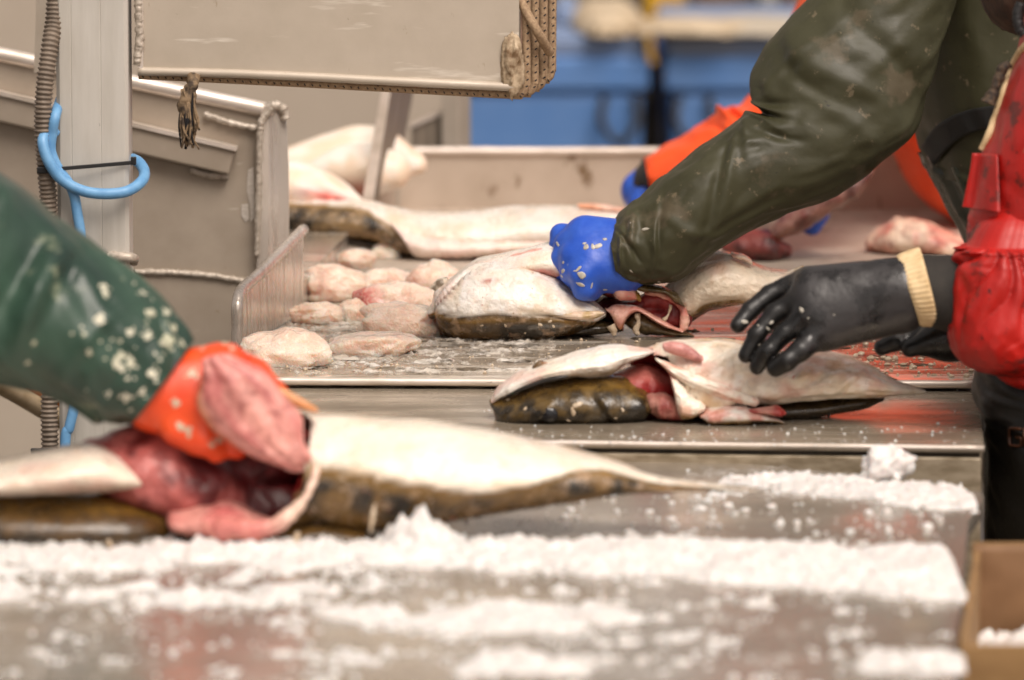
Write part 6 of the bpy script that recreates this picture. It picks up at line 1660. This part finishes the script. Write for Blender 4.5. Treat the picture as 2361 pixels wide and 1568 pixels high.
Oc = Loft([(R3(222, 915), R3(240, 1050), .047), (R3(232, 890), R3(256, 1060), .05), (R3(246, 878), R3(280, 1075), .053)], dQ, 14, 50, caps=(1, 0)); Oc.mk('black_cuff', BLKTRIM, osl)
To = Loft([((1840, -420), (2200, -430), .12), ((1790, -250), (2350, -260), .16), ((1830, -60), (2440, -60), .17), (Z4(-60, 560), (2480, 180), .17), (Z4(160, 800), (2500, 280), .165), (Z4(290, 975), (2520, 350), .16), (Z4(350, 1100), (2540, 400), .16), (Z4(420, 1205), (2560, 450), .16), (Z4(520, 1300), (2570, 490), .16), (Z4(640, 1378), (2580, 530), .16), (Z4(740, 1500), (2590, 600), .16), ((2290, 800), (2600, 800), .16)], dQ + .22, 90, 70, crumple(81, .007, .004, 5, 2)); To.mk('jacket', ORANGE, pQ)
hipQ = D((2450, 900), dQ + .22); legs(pQ, hipQ[0], hipQ[1], .8, ORANGE)
head(pQ, D((1800, -520), dQ + .2), (-1, -.1), .7, ORANGE, False, True)
r3 = lambda x, y, o=0.0: D(R3(x, y), dQ + o)
def bq1(P):
    s = cone(P, r3(330, 990), r3(230, 1060), .03, .028)
    for i in range(4):
        s = smin(s, chain(P, [r3(235, 1040 + 8 * i, .03 - .02 * i), r3(190 + 6 * i, 1080 + 14 * i, .03 - .02 * i), r3(195 + 12 * i, 1150 + 14 * i, .03 - .02 * i)], [.012, .011, .0095]), .008)
    return s
hand('glove', (*bounds([r3(330, 990), r3(170, 1060, .05), r3(240, 1200, -.05)], .04), bq1), BLUEG, pQ, .003)
r4 = lambda x, y, o=0.0: D(R3(x, y), 7.82 + o)
def bq2(P):
    s = cone(P, r4(1000, 1060), r4(1120, 1130), .03, .026)
    for i in range(4):
        s = smin(s, chain(P, [r4(1110, 1120 + 10 * i, .03 - .02 * i), r4(1190 + 10 * i, 1130 + 20 * i, .03 - .02 * i), r4(1225 - 14 * i, 1180 + 26 * i, .03 - .02 * i)], [.012, .0115, .010]), .008)
    s = smin(s, chain(P, [r4(1080, 1140, -.02), r4(1120, 1220, -.03), r4(1170, 1255, -.03)], [.014, .012, .011]), .008)
    return s
hand('glove', (*bounds([r4(960, 1040), r4(1270, 1130, .05), r4(1200, 1290, -.05)], .04), bq2), BLUEG, pQ, .003)
v, f = tube([r4(1000, 1060), r4(1250, 850, .06), r4(1500, 500, .2), r4(1700, 100, .3)], [.045, .06, .07, .08], 40, 24); mk('sleeve', v, f, ORANGE, pQ)

# ---- worker in green at the left
dG = d4 - .01
pG = empty('person', (D((-760, 900), dG - .05)[0], D((-760, 900), dG - .05)[1], 0), 'worker in dark green oilskins with orange glove, only the arm in view at left', 'person')
sg = [((-520, -60), (-640, 560), .10), ((-330, 160), (-400, 740), .105), ((-160, 308), (-190, 846), .105), ((0, 408), (-20, 884), .10), ((130, 498), (90, 908), .09), ((260, 600), (185, 945), .078), ((370, 692), (250, 968), .066), ((448, 782), (302, 978), .054)]
Gs = Loft(sg, dG, 150, 90, plus(crumple(91, .007, .005, 6, 1.5), lambda L, P: folds(L.t, L.th, [(.5, .3, .08, .03, .6, -.014), (.56, .2, .08, .03, .6, .012), (.62, .6, .06, .02, .6, -.008), (.45, .9, .05, .03, .5, .01), (.72, .2, .1, .02, .6, .005)])), caps=(0, 0))
gs = Gs.mk('sleeve', GREEN, pG)
Li = Loft([((446, 785), (304, 975), .052), ((420, 765), (290, 965), .052), ((370, 730), (270, 940), .05)], dG, 12, 40, caps=(0, 1)); Li.mk('sleeve_lining', BLKTRIM, gs)
rnd = random.Random(17)
mk_ = [((242, 672), .007, .7), ((228, 732), .008, .6), ((345, 722), .008, .8), ((330, 675), .005, .7), ((416, 732), .007, .8), ((300, 765), .006, .7), ((340, 775), .006, .8), ((268, 836), .008, .6), ((300, 835), .007, .7), ((385, 790), .009, .9), ((400, 760), .006, .8), ((290, 920), .006, .5), ((205, 815), .004, .7), ((80, 790), .004, .7), ((65, 835), .003, .6), ((350, 860), .006, .9), ((330, 900), .004, .8), ((252, 905), .004, .7), ((195, 770), .003, .8), ((385, 720), .005, .8), ((420, 790), .005, .7)]
mk_ += [((rnd.gauss(330, 70), rnd.gauss(830, 70)), rnd.uniform(.001, .0028), .8) for _ in range(50)]
flecks([gs], mk_, M('frothy_slime', lin((214, 210, 190)), lin((176, 176, 150)), .4), 'slime_flecks', gs, .07, 5, True)
Tg = Loft([((-760, -330), (-430, -380), .14), ((-900, -100), (-420, -160), .18), ((-960, 250), (-500, 200), .19), ((-980, 700), (-560, 700), .18), ((-990, 1200), (-560, 1200), .18)], dG - .04, 50, 60, crumple(101, .008)); Tg.mk('jacket', GREEN, pG)
hipG = D((-770, 1250), dG - .04); legs(pG, hipG[0], hipG[1], .62, GREEN)
head(pG, D((-480, -640), dG - .05), (1, .1), .6, GREEN, False, True)
q5 = lambda x, y, o=0.0: D(R6(x, y), dG - .012 + o)
def orng(P):
    s = cone(P, q5(600, 820), q5(880, 745, .012), .026, .022)
    s = smin(s, cone(P, q5(600, 860), q5(880, 830, -.002), .028, .024), .02)
    s = smin(s, cone(P, q5(620, 900), q5(840, 930, -.010), .026, .024), .02)
    for p, r in (([q5(880, 720, .024), q5(1000, 770, .022), q5(1080, 860, .012), q5(1120, 960, .01)], [.014, .0125, .0115, .010]),
                 ([q5(880, 790, .006), q5(1010, 850, 0), q5(1070, 960, -.004), q5(1080, 1060, .0)], [.0145, .013, .0115, .010]),
                 ([q5(860, 900, -.01), q5(930, 980, -.016), q5(930, 1070, -.008)], [.0145, .013, .011]),
                 ([q5(780, 950, -.016), q5(800, 1040, -.022), q5(850, 1085, -.014)], [.0145, .013, .011]),
                 ([q5(680, 920, -.01), q5(690, 1000, -.018), q5(760, 1050, -.02)], [.0155, .0135, .0115])):
        s = smin(s, chain(P, p, r), .008)
    return s + .0008 * fbm(P, 70, 4, 3)
og = hand('glove', (*bounds([q5(580, 800), q5(1130, 760, .05), q5(800, 1110, -.05)], .045), orng), ORANGEG, pG, .0028)
flecks([og], [(R6(*p), r_, .7) for p, r_ in (((750, 780), .006), ((770, 790), .004), ((690, 900), .005), ((705, 985), .006), ((740, 1000), .005), ((860, 1040), .006), ((830, 1060), .004), ((800, 670), .004), ((880, 660), .006), ((910, 680), .004))], SLIME, 'slime_flecks', og, .12, 6, True)
Sb = Loft([(R6(795, 738), R6(905, 712), .006), (R6(785, 815), R6(1030, 765), .011), (R6(772, 895), R6(1110, 850), .013), (R6(825, 985), R6(1178, 940), .014), (R6(890, 1035), R6(1192, 1040), .014), (R6(985, 1100), R6(1226, 1105), .012), (R6(1110, 1148), R6(1190, 1150), .006)], dG - .058, 60, 44, lambda L, P: .003 * fbm(P, 30, 3, 3) + .0015 * np.sin(L.s * 10 + L.t * 6))
def sbc(L, P):
    n = fbm(np.stack([L.s * 2.2 + L.t, L.t * .8, 0 * L.t], 1), 2.2, 5, 4)
    c = mixc(np.array(lin((226, 158, 146))), np.array(lin((204, 116, 112))), sstep(-.3, .4, n))
    e = sstep(.8, .98, L.s) * .6
    return c * (1 - e[:, None]) + np.array(lin((214, 150, 96))) * e[:, None]
Sb.mk('lifted_flap', FLESH, f4, sbc)
v, f = tube([D(R6(*p), dG - .05) for p in ((1090, 850), (1150, 880), (1200, 905), (1245, 925))], [.006, .005, .004, .002], 20, 8); mk('fin', v, f, FISH, f4, col=np.tile(np.array(lin((222, 150, 92))), (len(v), 1)))
